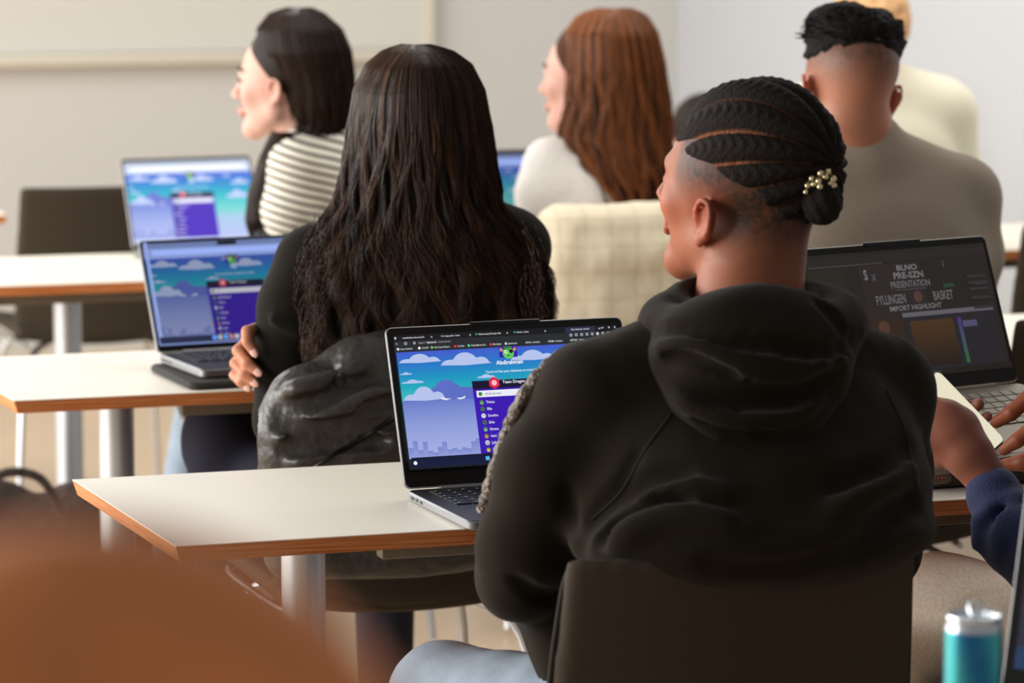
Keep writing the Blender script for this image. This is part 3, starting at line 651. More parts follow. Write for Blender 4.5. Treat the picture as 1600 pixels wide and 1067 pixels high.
def skincol(V, o, R, s, base, stub=None, hairc=(40, 28, 20), red=1.0, hands=None):
    L = (V-np.array(o))@R/s; c = tone(V, base)
    rr = np.exp(-(((np.abs(L[:, 0])-.085)/.016)**2+((L[:, 1]+.005)/.03)**2+((L[:, 2]+.0)/.04)**2))*.55*red
    cheek = np.exp(-(((np.abs(L[:, 0])-.045)/.03)**2+((L[:, 1]-.07)/.04)**2+((L[:, 2]+.03)/.03)**2))*.25*red
    lips = np.exp(-((L[:, 0]/.024)**2+((L[:, 1]-.1)/.016)**2+((L[:, 2]+.061)/.009)**2))*.7
    for w_, cc in ((rr, (206, 96, 70)), (cheek, (216, 120, 96)), (lips, (176, 84, 80))):
        w_ = np.clip(w_, 0, 1)[:, None]; c = c*(1-w_)+np.array(S(cc)[:3])*w_
    if stub is not None:
        n_ = np.array([noise.noise(Vector(p*220)) for p in L])*.28+np.array([noise.noise(Vector(p*60)) for p in L])*.15
        w_ = np.clip(stub(L)*(1+n_), 0, 1)[:, None]; c = c*(1-w_)+np.array(S(hairc)[:3])*w_
    return c
def person(name, loc, label):
    t = empty(name, tuple(loc), label, 'person'); WOFF[t.name] = [float(x) for x in loc]; return t
def ss(x, a, b): t = np.clip((x-a)/(b-a), 0, 1); return t*t*(3-2*t)
def px_poly(pts): return [at(*p) for p in pts]
def torso_prims(f, neck, sL, sR, pel, ch=.115, wid=1.0, k=.05, yawR=None):
    """chest and belly between shoulders and pelvis"""
    neck, sL, sR, pel = map(np.array, (neck, sL, sR, pel)); mid = (sL+sR)/2; ax = (sR-sL); hw = np.linalg.norm(ax)/2; ax = ax/(2*hw)
    up = np.array([0, 0, 1.0]); fw = np.cross(up, ax); fw /= np.linalg.norm(fw); A = np.stack([ax, fw, np.cross(ax, fw)], 1)
    d = pel-mid
    f.ell(mid+d*.22, (hw*1.02*wid, ch*1.05, .17), k, A=A); f.ell(mid+d*.55, (hw*.88*wid, ch*1.05, .17), k, A=A); f.ell(mid+d*.95, (hw*.92*wid, ch*1.12, .14), k, A=A)
    f.cap(neck, sL, .052, .055, k); f.cap(neck, sR, .052, .055, k)
#PEOPLE
from mathutils.bvhtree import BVHTree
def onto(B, pts, lift=.0, n=30):
    out = []
    P = lerp_path([(x, y, 0) for x, y in pts], n)
    for x, y, _ in P:
        d = at(x, y, 1)-np.array([0, 0, HC]); h = B.ray_cast(Vector((0, 0, HC)), Vector(d).normalized())
        if h[0] is not None: out.append(np.array(h[0])+np.array(h[1])*lift)
    return out
def folds(f, cuts, adds=()):
    V, Q = f.mesh(); B = BVHTree.FromPolygons([Vector(v) for v in V], [tuple(int(i) for i in q) for q in Q])
    for pts, r, k in adds:
        P = onto(B, pts, 0, 14)
        if len(P) > 3: f.poly(P, [r*max(.25, math.sin(math.pi*(i+.5)/len(P))**.6) for i in range(len(P))], k)
    for pts, r, k in cuts:
        P = onto(B, pts, r*.35, 14)
        if len(P) > 3: f.poly(P, [r*max(.25, math.sin(math.pi*(i+.5)/len(P))**.6) for i in range(len(P))], k, sub=True)
def poly_obj(name, field, m, parent, **k):
    V, Q = field.mesh(); return mk(name, V, Q, m, parent, True, **k)
# ------------------------------------------------------------ person in the black hoodie
P1 = person('person', at(1165, 1000, 4.22)*np.array([1, 1, 0]), 'person in black hoodie with cornrows tied in a small bun, arms folded')
oh = at(1158, 306, 4.30); Rh = rotm(math.radians(52), math.radians(11), math.radians(-2))
nb = at(1166, 520, 4.24)
lo_ = np.array([at(865, 900, 4.2)[0]-.02, oh[1]-.17, at(1000, 925, 4.3)[2]-.01]); f = Field(lo_, oh+np.array([.17, .18, .17]), .0033)
head(f, oh, Rh, 1.06, neck=nb, nr=.057, ez=-.018)
f.poly([nb, at(1150, 600, 4.24), at(1140, 700, 4.28), at(1120, 850, 4.36)], [.062, .08, .09, .07], .02)
f.poly([at(1120, 850, 4.38), at(1040, 880, 4.42), at(960, 878, 4.42)], [.05, .04, .032], .02)
def stub1(L):
    h = L[:, 2]; y = L[:, 1]
    nape = ss(-y, -.01, .04)*ss(h, -.075, .0)*.85
    line = .048-.25*np.clip(-y, 0, 1)+.10*np.clip(y-.02, 0, 1)   # lower edge of the dense hair
    a = ss(h, line-.070, line-.012)*.8*(y < .075)
    a *= 1-ss(y, .045, .066)*(h < .075)
    neckf = ss(-y, .03, .08)*.45*ss(h, -.12, -.02)
    return np.maximum(np.maximum(a, neckf), nape)
# hand gripping the upper arm under the left arm
hf = f
for i, (a, b_, c_) in enumerate(((( 935, 845, 4.40), (905, 850, 4.25), (893, 868, 4.24)), ((935, 862, 4.40), (903, 868, 4.25), (890, 884, 4.24)), ((938, 880, 4.40), (905, 886, 4.25), (892, 900, 4.24)), ((940, 896, 4.40), (910, 902, 4.25), (898, 914, 4.24)))):
    hf.poly([at(*a), at(*b_), at(*c_)], [.0105, .0095, .008], .003)
hf.ell(at(955, 878, 4.42), (.03, .03, .042), .01)
V, Q = f.mesh()
c = skincol(V, oh, Rh, 1.06, (150, 86, 56), stub1, (34, 25, 18), red=1.3)
body1 = mk('body', V, Q, M['skin'], P1, True, col=c)
# cornrow cap
f = Field(oh-.165, oh+.19, .0026)
s = 1.06
f.frame(oh, Rh)
def capsdf(p):
    q = p/s; r = np.array([.0785, .0985, .0935]); k = q-np.array([0, -.020, .046])
    k0 = np.linalg.norm(k/r, axis=-1); k1 = np.linalg.norm(k/(r*r), axis=-1)+1e-9; base = k0*(k0-1)/k1
    x, y, z = q[..., 0], q[..., 1], q[..., 2]
    # rows fan from forehead to bun: angle about an axis tilted back-down
    zz = (z-.030)+.35*(y+.02); be = np.arctan2(x, zz); ph = be/(math.radians(25))
    row = np.abs(np.sin(ph*math.pi/1.0)); tw = .5+.5*np.sin(y*math.pi/.0065+np.sign(x)*4*np.cos(ph*math.pi*2))
    d = base-(.0105*np.sqrt(row+1e-6)+.0022*tw*row)+.003
    # bounded by the hairline
    line = .048-.30*np.clip(-y, 0, 1)+.10*np.clip(y-.02, 0, 1)-.02*ss(-y, .06, .1)
    cut = (line-z)*.8; front = (y-(.074-.22*np.clip(z-.08, 0, 1)))*.9
    return np.maximum(np.maximum(d, cut), front)*s
f.fn(capsdf, (0, -.01, .05), .17, .002)
Cv, Cq = f.mesh()
L = (Cv-oh)@Rh/s
be = np.arctan2(L[:, 0], (L[:, 2]-.030)+.35*(L[:, 1]+.02)); row = np.abs(np.sin(be/math.radians(25)*math.pi))
part = (1-ss(row, .0, .26))*(np.abs(be) > .75)*ss(L[:, 1], -.075, -.035)+(1-ss(row, 0, .2))*.25
part = np.clip(part, 0, 1)[:, None]*.8; cc = np.tile(np.array(S((24, 17, 11))[:3]), (len(Cv), 1))*(1-part)+np.array(S((150, 92, 62))[:3])*part
hair1 = mk('hair', Cv, Cq, M['braid'], P1, True, col=cc)
# bun with braided strands and a beaded clip
f = Field(oh-.19, oh+.19, .0024); bc = at(1284, 316, 4.20)
f.ell(bc, (.024, .026, .024), .004)
for i in range(9):
    a = i/9*2*math.pi; P = [bc+np.array([.021*math.cos(a+t*1.3)*math.cos(e), .024*math.sin(a+t*1.3)*math.cos(e), .024*math.sin(e)]) for t, e in zip(np.linspace(0, 1, 6), np.linspace(1.2, -1.2, 6))]
    f.poly(P, .0055, .0025)
f.cap(at(1262, 285, 4.24), bc, .024, .018, .012)
Bv, Bq = f.mesh(); mk('hair_bun', Bv, Bq, M['braid'], P1, True, col=np.tile(np.array(S((24, 17, 11))[:3]), (len(Bv), 1)))
clip = MB(); beads = [(1282, 271), (1294, 268), (1302, 280), (1303, 290), (1290, 276), (1279, 283), (1268, 279), (1262, 290), (1259, 300), (1281, 292), (1298, 286), (1271, 288)]
wp = [at(x, y, 4.168+.012*abs((x-1282)/20)) for x, y in beads]
for p in wp: clip.ball(p, .0034+.0012*random.random(), n=7)
ck = clip.build('hair_clip', M['crystal'], P1); ck['label'] = 'pale beaded hair clip'
b = MB(); b.tube(lerp_path([wp[8], wp[7], wp[6], wp[4], wp[0], wp[1], wp[2], wp[3]], 24), .0014, 6); b.build('clip_wire', M['gold'], ck)
# hoodie
f = Field((-.10, 3.86, .52), (.62, 4.75, 1.2), .0055)
f.lo = at(735, 1040, 4.1)*np.array([1, 0, 0])+np.array([-.02, 3.92, .58]); f.ax = [f.lo[i]+f.res*np.arange(f.n[i]) for i in range(3)]
sL = at(922, 628, 4.17); sR = at(1382, 622, 4.32); pel = at(1165, 1000, 4.30)
torso_prims(f, at(1160, 575, 4.20), sL, sR, pel, .118, 1.04, .05)
f.ell(at(1175, 800, 4.22), (.232, .135, .11), .03, A=rotm(PHI)); f.ell(at(1170, 690, 4.2), (.215, .125, .12), .05, A=rotm(PHI))
f.cap(at(1085, 535, 4.2), at(925, 608, 4.15), .045, .058, .04); f.cap(at(1240, 535, 4.24), at(1372, 588, 4.30), .045, .054, .04)
eL = at(812, 903, 4.18)
f.poly([sL, at(858, 735, 4.14), at(822, 850, 4.15), eL], [.062, .060, .055, .052], .03)
f.poly([eL, at(880, 935, 4.30), at(960, 900, 4.44)], [.050, .048, .042], .02)
f.poly([sR, at(1386, 740, 4.36), at(1375, 860, 4.46)], [.060, .052, .052], .03)
f.poly([at(1375, 860, 4.46), at(1200, 900, 4.52), at(1000, 880, 4.47)], [.05, .045, .04], .02)
f.ell(at(885, 985, 4.27), (.05, .07, .085), .04)
f.ell(at(1178, 832, 4.10), (.232, .150, .068), .03, A=rotm(PHI)); f.ell(at(1178, 760, 4.16), (.225, .15, .10), .04, A=rotm(PHI))
folds(f, [([(902, 868), (915, 820), (955, 778), (1005, 752), (1075, 740)], .010, .018), ([(905, 850), (888, 805), (885, 760)], .006, .014), ([(930, 850), (985, 805), (1070, 792)], .008, .016),
          ([(1330, 870), (1385, 815), (1432, 780)], .009, .02), ([(800, 905), (850, 935), (905, 930)], .007, .014), ([(1000, 700), (960, 770), (920, 830)], .006, .012), ([(1100, 880), (1230, 885), (1350, 850)], .006, .018), ([(1290, 760), (1370, 730), (1420, 690)], .006, .02)],
         [([(960, 845), (1040, 815), (1150, 822)], .010, .025), ([(1300, 800), (1370, 770), (1420, 735)], .009, .025), ([(1000, 785), (1070, 768), (1140, 772)], .007, .02)])
V, Q = f.mesh()
n_ = np.array([noise.noise(Vector(p*13))*.004+noise.noise(Vector((p[0]*40, p[1]*40, p[2]*22)))*.0012 for p in V]); V[:, 2] += n_; V[:, 0] += n_*.6
hood_ie = mk('hoodie', V, Q, M['hoodie'], P1, True)
# hood lying on the back, with rolled opening
f = Field(at(960, 740, 4.0)*np.array([1, 0, 1])+np.array([-.02, 3.98, 0]), at(1400, 430, 4.4)+np.array([.03, .08, .02]), .0042)
f.ell(at(1176, 548, 4.145), (.132, .078, .082), .02, A=rotm(PHI, math.radians(-20))); f.ell(at(1182, 605, 4.10), (.112, .050, .062), .04, A=rotm(PHI)); f.ell(at(1192, 668, 4.085), (.074, .036, .046), .03, A=rotm(PHI))
def ringpt(c, a, ra, rb_, tip): return c+Rv*(ra*math.cos(a))+Nv*(rb_*math.sin(a))+Zv*(.014*math.sin(a)+tip*max(0, math.cos(a)))
for c0_, ra, rb_, rt, k_, tip in ((at(1176, 512, 4.21), .112, .086, .026, .022, .012), (at(1163, 474, 4.24), .083, .078, .0135, .007, .004)):
    for i in range(28): f.cap(ringpt(c0_, 2*math.pi*i/28, ra, rb_, tip), ringpt(c0_, 2*math.pi*(i+1)/28, ra, rb_, tip), rt, rt, k_)
f.ell(at(1165, 440, 4.24), (.072, .070, .06), .008, sub=True)
folds(f, [([(1012, 520), (1060, 512), (1130, 528), (1220, 545), (1300, 548), (1345, 522)], .006, .016), ([(1030, 575), (1085, 600), (1160, 622), (1240, 618), (1310, 585)], .008, .020), ([(1040, 560), (1085, 562), (1150, 585)], .005, .012), ([(1275, 470), (1300, 490), (1318, 520)], .007, .010), ([(1172, 500), (1174, 560), (1166, 610), (1146, 660), (1140, 690)], .0028, .005), ([(1090, 650), (1150, 678), (1215, 682)], .004, .012)],
         [([(1025, 545), (1090, 545), (1170, 570), (1250, 575), (1325, 552)], .010, .02), ([(1060, 620), (1120, 648), (1200, 655), (1280, 620)], .008, .02)])
V, Q = f.mesh(); n_ = np.array([noise.noise(Vector(p*16))*.004 for p in V]); V[:, 2] += n_
hd = mk('hood', V, Q, M['hoodie'], hood_ie, True)
# raglan seams (thin stitched ridges) and the quilted tape on both shoulders
def snap(o, pts, back=.5):
    dg = bpy.context.evaluated_depsgraph_get(); out = []; cp = Vector((0, 0, HC)); wl = Vector(o.matrix_world.translation)
    return out
bpy.context.view_layer.update()
def bvh(o):
    W_ = np.array(WOFF.get(o.name, (0, 0, 0)))
    me = o.data; return BVHTree.FromPolygons([Vector(np.array(v.co)+W_) for v in me.vertices], [tuple(p.vertices) for p in me.polygons])
Bh = bvh(hood_ie)
for i, pts in enumerate((((1048, 648), (1010, 700), (985, 745), (965, 775), (925, 812)), ((1385, 610), (1415, 680), (1432, 760)))):
    pp = onto(Bh, pts, .0003)
    if len(pp) > 3: b = MB(); b.tube(pp, .0016, 6); b.build('seam', M['thread'], hood_ie)  # matte dark seam thread
def tape(pts, r):
    pp = lerp_path([at(*q) for q in pts], 150); b = MB()
    b.tube(pp, [r*(.86+.20*abs(math.sin(i*.35+.8*math.sin(i*.13)))) for i in range(len(pp))], 14)
    return b.build('sleeve_tape', M['tape'], hood_ie)
tape([(1008, 545, 4.19), (945, 546, 4.175), (890, 553, 4.17), (845, 588, 4.165), (812, 638, 4.16), (790, 695, 4.16), (772, 750, 4.17), (758, 800, 4.18)], .0115)
tape([(1340, 520, 4.28), (1372, 532, 4.30), (1405, 552, 4.32), (1428, 590, 4.34)], .011)
# jeans
f = Field(at(560, 1200, 4.2)*np.array([1, 0, 0])+np.array([-.02, 3.98, .02]), at(1500, 900, 4.7)*np.array([1, 0, 0])+np.array([.08, 4.95, .68]), .009)
hpL = at(1080, 1100, 4.25); hpR = at(1260, 1090, 4.25); kL = at(690, 1075, 4.62); kR = at(1200, 1010, 4.85)
hpL[2] = .515; hpR[2] = .515; kL[2] = .475; kR[2] = .50
f.ell((hpL+hpR)/2+np.array([0, 0, .0]), (.19, .15, .08), .03, A=rotm(PHI)); f.cap(hpL, kL, .080, .068, .03); f.cap(hpR, kR, .085, .068, .03)
aL = kL+np.array([-.02, .02, -.40]); aR = kR+np.array([.0, -.02, -.42]); f.cap(kL, aL, .066, .05, .03); f.cap(kR, aR, .066, .05, .03)
V, Q = f.mesh(); n_ = np.array([noise.noise(Vector(p*18))*.006 for p in V]); V[:, 2] += n_
mk('jeans', V, Q, M['jeans'], P1, True)
def shoes(P, pts, m=M['shoe']):
    for a, yaw in pts:
        b = MB(); A = rotm(yaw); c = np.array([a[0], a[1], 0])
        f = Field(c-.2, c+.25, .008); f.frame(c, A); f.cap((0, -.02, .045), (0, .13, .035), .042, .034, .02); f.cap((0, -.02, .045), (0, -.02, .10), .042, .045, .02)
        f.rbox((0, .05, .010), (.045, .14, .012), .008, .01); V, Q = f.mesh(); V[:, 2] = np.maximum(V[:, 2], .001); mk('shoe', V, Q, m, P, True)
shoes(P1, ((aL, PHI+.3), (aR, PHI)))

# ------------------------------------------------------------ long hair made of strands around an envelope
def env_at(keys, z):
    K = np.array(keys, float); z = np.clip(z, K[:, 0].min(), K[:, 0].max()); o = np.argsort(K[:, 0])
    return [np.interp(z, K[o, 0], K[o, i]) for i in range(1, 5)]
def long_hair(P, name, keys, n, r, mats, a0=-100, a1=100, wave=.006, endr=.12, zend=None, yaw=0, crown=None, seed=1, cols=None, k=34, vol=.94, part=0.0, base_col=None, res=.006, sub=None):
    """keys: (z, cx, cy, half width, half depth) from top to bottom in world space"""
    rg = np.random.default_rng(seed); K = np.array(keys, float); zt, zb = K[:, 0].max(), K[:, 0].min() if zend is None else zend
    Ry = rotm(yaw)
    # volume underneath: stack of ellipses
    lo = np.array([(K[:, 1]-K[:, 3]).min()-.05, (K[:, 2]-np.maximum(K[:, 4], K[:, 3])).min()-.05, zb-.04]); hi = np.array([(K[:, 1]+K[:, 3]).max()+.05, (K[:, 2]+np.maximum(K[:, 4], K[:, 3])).max()+.05, zt+.04])
    f = Field(lo, hi, res)
    def fn(p):
        cx, cy, w_, d_ = env_at(keys, p[..., 2]); qx = p[..., 0]-cx; qy = p[..., 1]-cy
        x = qx*Ry[0, 0]+qy*Ry[1, 0]; y = qx*Ry[0, 1]+qy*Ry[1, 1]
        e = np.sqrt((x/(w_*vol))**2+(y/(d_*vol))**2); dd = (e-1)*np.minimum(w_, d_)*vol
        an = np.arctan2(y, x); dd = dd+.0025*np.sin(an*31+p[..., 2]*9)*ss(zt-p[..., 2], .02, .1)
        return np.maximum(dd, np.maximum(p[..., 2]-zt+.002, zb+.03+.02*np.sin(an*9)-p[..., 2]))*.8
    f.fn(fn, (lo+hi)/2, np.linalg.norm(hi-lo)/2, .002)
    if sub: sub(f)
    V, Q = f.mesh(); h = mk(name, V, Q, mats[0], P, True, col=(np.tile(np.array(S(base_col)[:3]), (len(V), 1)) if base_col else None))
    al = np.radians(rg.uniform(a0, a1, n)); clump = np.round(al*9)/9; rr = rg.uniform(.93, 1.035, n)
    paths = []; t = np.linspace(0, 1, k); ph = clump*40; ph2 = rg.uniform(0, 6.28, n); ends = zb+rg.uniform(-.015, endr, n)*rg.random(n)
    for i in range(n):
        z = zt-(zt-ends[i])*t**1.15; cx, cy, w_, d_ = env_at(keys, z)
        g = ss(zt-z, .05, .4)
        a = part+(al[i]-part)*ss(t, -.25, .16)+(.07*np.sin(z*20+ph[i])+.05*np.sin(z*37+ph2[i]))*g
        wv = wave*g*(np.sin(z*42+ph[i])+.5*np.sin(z*75+ph2[i]))
        q = rr[i]*(1+.02*np.sin(z*60+ph2[i])*g)
        x = np.sin(a)*w_*q+wv; y = -np.cos(a)*d_*q-np.abs(wv)*.4
        paths.append(np.stack([cx+Ry[0, 0]*x+Ry[0, 1]*y, cy+Ry[1, 0]*x+Ry[1, 1]*y, z], 1))
    cc = None
    if cols is not None:
        m_ = rg.random(n)[:, None]; w2 = np.clip(.5+.5*np.sin(clump*31), 0, 1)[:, None]*.6+m_*.4
        cc = np.array(S(cols[0])[:3])*(1-w2)+np.array(S(cols[1])[:3])*w2
    strands('hair_strands', paths, r*rg.uniform(.6, 1.3, n), mats[1], h, cc)
    return h
def keys_px(rows, Yc):  # rows: (py, left px, right px, depth half, Y)
    out = []
    for py, xl, xr, d, Y in rows:
        c = at((xl+xr)/2, py, Y); out.append((c[2], c[0], c[1], (xr-xl)/2/F*Y, d))
    return out

# ------------------------------------------------------------ woman in black
P2 = person('person', at(640, 800, 5.5)*np.array([1, 1, 0]), 'person with very long wavy black hair and black top, arms crossed')
o2 = at(655, 190, 5.52); R2 = rotm(PHI*.6, 0)
f = Field((at(352, 600, 5.4)[0]-.01, 5.375, at(400, 620, 5.4)[2]-.01), o2+np.array([.12, .14, .16]), .0030)
head(f, o2, R2, .95, neck=at(650, 375, 5.5), nr=.05); f.poly([at(650, 375, 5.5), at(650, 480, 5.52), at(640, 560, 5.55)], [.05, .06, .05], .02); f.poly([at(640, 560, 5.56), at(540, 600, 5.57), at(470, 600, 5.56)], [.04, .03, .026], .01)
fing = [([(402, 512, 5.46), (386, 518, 5.42), (386, 534, 5.405), (398, 552, 5.40)], .0088), ([(385, 535, 5.45), (372, 548, 5.425), (386, 567, 5.405), (404, 582, 5.40)], .0092), ([(380, 555, 5.45), (368, 568, 5.43), (382, 584, 5.41), (399, 599, 5.405)], .0088), ([(380, 575, 5.46), (366, 586, 5.44), (376, 597, 5.415), (388, 607, 5.41)], .0078)]
for P_, r_ in fing: f.poly(px_poly(P_), [r_*1.05, r_*1.08, r_, r_*.82], .003)
f.ell(at(392, 548, 5.47), (.017, .028, .036), .012)
f.cap(at(395, 548, 5.48), at(470, 600, 5.56), .024, .026, .01)
V, Q = f.mesh(); c = skincol(V, o2, R2, .95, (190, 128, 98))
mk('body', V, Q, M['skin'], P2, True, col=c)
for P_, r_ in fing:
    a, b_ = at(*P_[-2]), at(*P_[-1]); d = (b_-a)/np.linalg.norm(b_-a); sd = np.cross(d, [0, -1, 0]); sd /= np.linalg.norm(sd); nn = np.cross(sd, d); nn = nn if nn[1] < 0 else -nn
    b = MB(); b.ball(b_-d*.001+nn*r_*.62, (r_*.62, r_*1.0, r_*.22), R=np.stack([sd, d, nn], 1), n=8); nl = b.build('fingernail', M['nail'], P2)
f = Field(at(375, 900, 5.4)*np.array([1, 0, 0])+np.array([-.03, 5.25, .44]), at(885, 300, 5.8)*np.array([1, 0, 0])+np.array([.05, 5.95, 1.15]), .006)
sL = at(490, 412, 5.47); sR = at(800, 392, 5.58); torso_prims(f, at(648, 360, 5.5), sL, sR, at(645, 700, 5.52), .105, 1.05, .05)
f.ell(at(655, 450, 5.51), (.165, .10, .10), .04, A=rotm(PHI)); f.cap(at(740, 340, 5.53), at(800, 372, 5.57), .04, .05, .03)
f.poly([sL, at(462, 480, 5.45), at(447, 560, 5.46), at(446, 655, 5.50)], [.056, .056, .05, .052], .03)
f.poly([at(446, 655, 5.50), at(520, 640, 5.66), at(640, 600, 5.70)], [.046, .04, .036], .02)
f.poly([sR, at(800, 470, 5.58), at(795, 600, 5.66)], [.056, .05, .046], .03); f.poly([at(795, 600, 5.66), at(640, 600, 5.72), at(500, 600, 5.58)], [.042, .036, .03], .02)
for P_ in ([(410, 590, 5.40), (450, 600, 5.40), (490, 590, 5.42)], [(425, 500, 5.39), (470, 520, 5.39)]): f.poly(px_poly(P_), .005, .015)
V, Q = f.mesh(); n_ = np.array([noise.noise(Vector(p*14))*.004 for p in V]); V[:, 2] += n_
mk('knit_top', V, Q, M['black'], P2, True)
f = Field(at(280, 900, 5.4)*np.array([1, 0, 0])+np.array([-.05, 5.3, .02]), at(900, 800, 5.8)*np.array([1, 0, 0])+np.array([.05, 6.35, .68]), .010)
a = at(590, 800, 5.55); a[2] = .54; b_ = at(720, 800, 5.6); b_[2] = .54; k1 = at(355, 800, 5.98); k1[2] = .56; k2 = at(600, 800, 6.1); k2[2] = .56
f.ell((a+b_)/2, (.18, .14, .085), .03, A=rotm(PHI)); f.cap(a, k1, .082, .064, .03); f.cap(b_, k2, .082, .064, .03); f.cap(k1, k1+np.array([0, .03, -.46]), .062, .05, .03); f.cap(k2, k2+np.array([0, 0, -.46]), .062, .05, .03)
f.ell(at(345, 690, 5.9), (.07, .08, .09), .03)
poly_obj('trousers', f, M['dnavy'], P2); shoes(P2, ((k1+np.array([0, .03, 0]), .3), (k2, .3)))
K2 = keys_px([(69, 628, 672, .02, 5.50), (78, 600, 705, .055, 5.50), (100, 573, 735, .085, 5.50), (140, 555, 755, .105, 5.50), (200, 546, 766, .112, 5.50), (270, 540, 772, .112, 5.50), (320, 528, 780, .115, 5.49), (370, 492, 812, .13, 5.49), (420, 460, 845, .145, 5.49), (480, 442, 855, .15, 5.49), (540, 450, 845, .15, 5.49), (590, 480, 815, .15, 5.49)], 5.5)
long_hair(P2, 'hair', K2, 5200, .00085, (M['hairb'], M['hairs']), a0=-125, a1=120, wave=.011, endr=.16, part=.0, seed=3, k=46, cols=((18, 12, 8), (72, 46, 27)), zend=at(600, 588, 5.49)[2])
# loose wisps
rg = np.random.default_rng(5); paths = []; psd = []
for i in range(70):
    sd = -1 if rg.random() < .75 else 1; psd.append(sd); y0 = rg.uniform(330, 480); x0 = (500 if sd < 0 else 820)+rg.uniform(-10, 20); L_ = rg.uniform(60, 170)
    t = np.linspace(0, 1, 26); x = x0+sd*(rg.uniform(5, 34)*np.sin(t*math.pi*rg.uniform(.5, .9)))+4*np.sin(t*rg.uniform(5, 11)+rg.uniform(0, 6)); y = y0+L_*t
    paths.append([at(a, b2, 5.335+rg.uniform(-.01, .02)) for a, b2 in zip(x, y)])
for s_ in (-1, 1):
    pq = [q for q, s2 in zip(paths, psd) if s2 == s_]; strands('loose_hair', pq, .0008, M['hairs'], P2, cols=np.tile(np.array(S((60, 38, 22))[:3]), (len(pq), 1)))

# leather jacket hung on the chair
f = Field(at(400, 800, 5.2)*np.array([1, 0, 0])+np.array([0, 5.12, .50]), at(840, 500, 5.6)*np.array([1, 0, 0])+np.array([.02, 5.55, .93]), .0048)
c_ = at(628, 745, 5.27)
f.rbox(c_, (.205, .045, .155), .04, .01, A=rotm(PHI), warp=lambda q: np.stack([q[..., 0]*(1+.25*(q[..., 2])), q[..., 1]-.8*q[..., 0]**2, q[..., 2]], -1))
f.poly(px_poly([(520, 585, 5.30), (475, 625, 5.27), (445, 680, 5.26), (438, 760, 5.26)]), [.035, .045, .045, .042], .03)
f.cap(at(560, 570, 5.30), at(650, 560, 5.32), .045, .05, .03)
folds(f, [([(428, 640), (452, 640), (500, 628), (548, 606), (590, 590)], .010, .014), ([(432, 665), (480, 668), (560, 662), (625, 664)], .007, .016), ([(440, 700), (500, 692), (600, 690)], .007, .018), ([(560, 640), (600, 632), (640, 625)], .007, .014), ([(520, 575), (530, 600), (518, 620)], .006, .010)],
         [([(436, 650), (500, 645), (560, 628), (630, 612)], .010, .018), ([(440, 682), (520, 676), (620, 676)], .009, .02), ([(450, 612), (500, 600), (560, 580)], .009, .02), ([(455, 718), (540, 712), (620, 706)], .008, .02)])
V, Q = f.mesh()
n_ = np.array([noise.fractal(Vector((p[0]*6, p[1]*6, p[2]*22)), 1, 2, 4)*.006 for p in V]); V[:, 1] += n_; V[:, 2] += n_*.5
jk = mk('leather_jacket', V, Q, M['leather'], None, True, label='black leather jacket draped over the chair of the long-haired woman', cat='jacket')
Bj = bvh2 = BVHTree.FromPolygons([Vector(v) for v in V], [tuple(int(i) for i in q) for q in Q])
pp = onto(Bj, ((470, 742), (520, 712), (570, 682), (635, 640)), .001)
if len(pp) > 3: b = MB(); b.tube(pp, .0035, 8); b.build('zip', M['zip'], jk)

# ------------------------------------------------------------ striped sweater woman
P3 = person('person', at(500, 700, 7.15)*np.array([1, 1, 0]), 'person in black and white striped sweater looking to the left')
o3 = at(444, 134, 7.15); R3 = rotm(math.radians(74), math.radians(2), 0)
f = Field(o3-np.array([.15, .14, .24]), o3+np.array([.13, .13, .15]), .004)
head(f, o3, R3, .97, neck=at(478, 262, 7.17), nr=.046); V, Q = f.mesh()
mk('body', V, Q, M['skin'], P3, True, col=skincol(V, o3, R3, .97, (208, 164, 148), red=.4))
b = MB()
for x in (-1, 1):
    b.tube([o3+R3@np.array(p)*.97 for p in lerp_path([(x*.014, .094, .030), (x*.032, .092, .036), (x*.050, .078, .030)], 8)], .0026, 6); b.tube([o3+R3@np.array(p)*.97 for p in lerp_path([(x*.017, .0895, .006), (x*.031, .0925, .0105), (x*.046, .082, .006)], 8)], .0022, 6)
b.build('eyebrow', M['hairb'], P3)
K3 = keys_px([(12, 448, 486, .02, 7.15), (20, 422, 505, .06, 7.15), (45, 403, 533, .10, 7.15), (80, 408, 548, .115, 7.15), (120, 428, 553, .115, 7.16), (160, 446, 553, .11, 7.16), (190, 452, 550, .10, 7.17), (215, 446, 540, .09, 7.17), (240, 435, 530, .08, 7.16)], 7)
long_hair(P3, 'hair', K3, 1800, .0011, (M['hairb'], M['hairs']), a0=-120, a1=150, wave=.004, endr=.05, seed=8, cols=((28, 18, 12), (52, 34, 22)), zend=at(440, 262, 7.2)[2], sub=lambda f: (f.frame(o3, R3), f.ell((0, -.022, .052), (.082, .098, .090), .01), f.frame()))
K3b = keys_px([(205, 425, 470, .03, 7.08), (250, 404, 440, .03, 7.06), (300, 388, 430, .03, 7.05), (345, 384, 428, .03, 7.04), (372, 392, 424, .02, 7.04)], 7)
long_hair(P3, 'front_hair', K3b, 500, .0011, (M['hairb'], M['hairs']), a0=-170, a1=170, wave=.004, endr=.05, seed=9, cols=((28, 18, 12), (52, 34, 22)), vol=.85)
f = Field(at(380, 500, 7)*np.array([1, 0, 0])+np.array([-.05, 6.85, .55]), at(700, 200, 7.6)*np.array([1, 0, 0])+np.array([.05, 7.6, 1.2]), .008)
sL = at(462, 262, 7.05); sR = at(585, 245, 7.32); torso_prims(f, at(492, 222, 7.17), sL, sR, at(540, 560, 7.2), .10, 1.1, .05)
f.poly([sL, at(450, 330, 7.02), at(470, 410, 7.04)], [.055, .05, .045], .03); f.poly([sR, at(600, 340, 7.34), at(610, 430, 7.3)], [.055, .05, .045], .03)
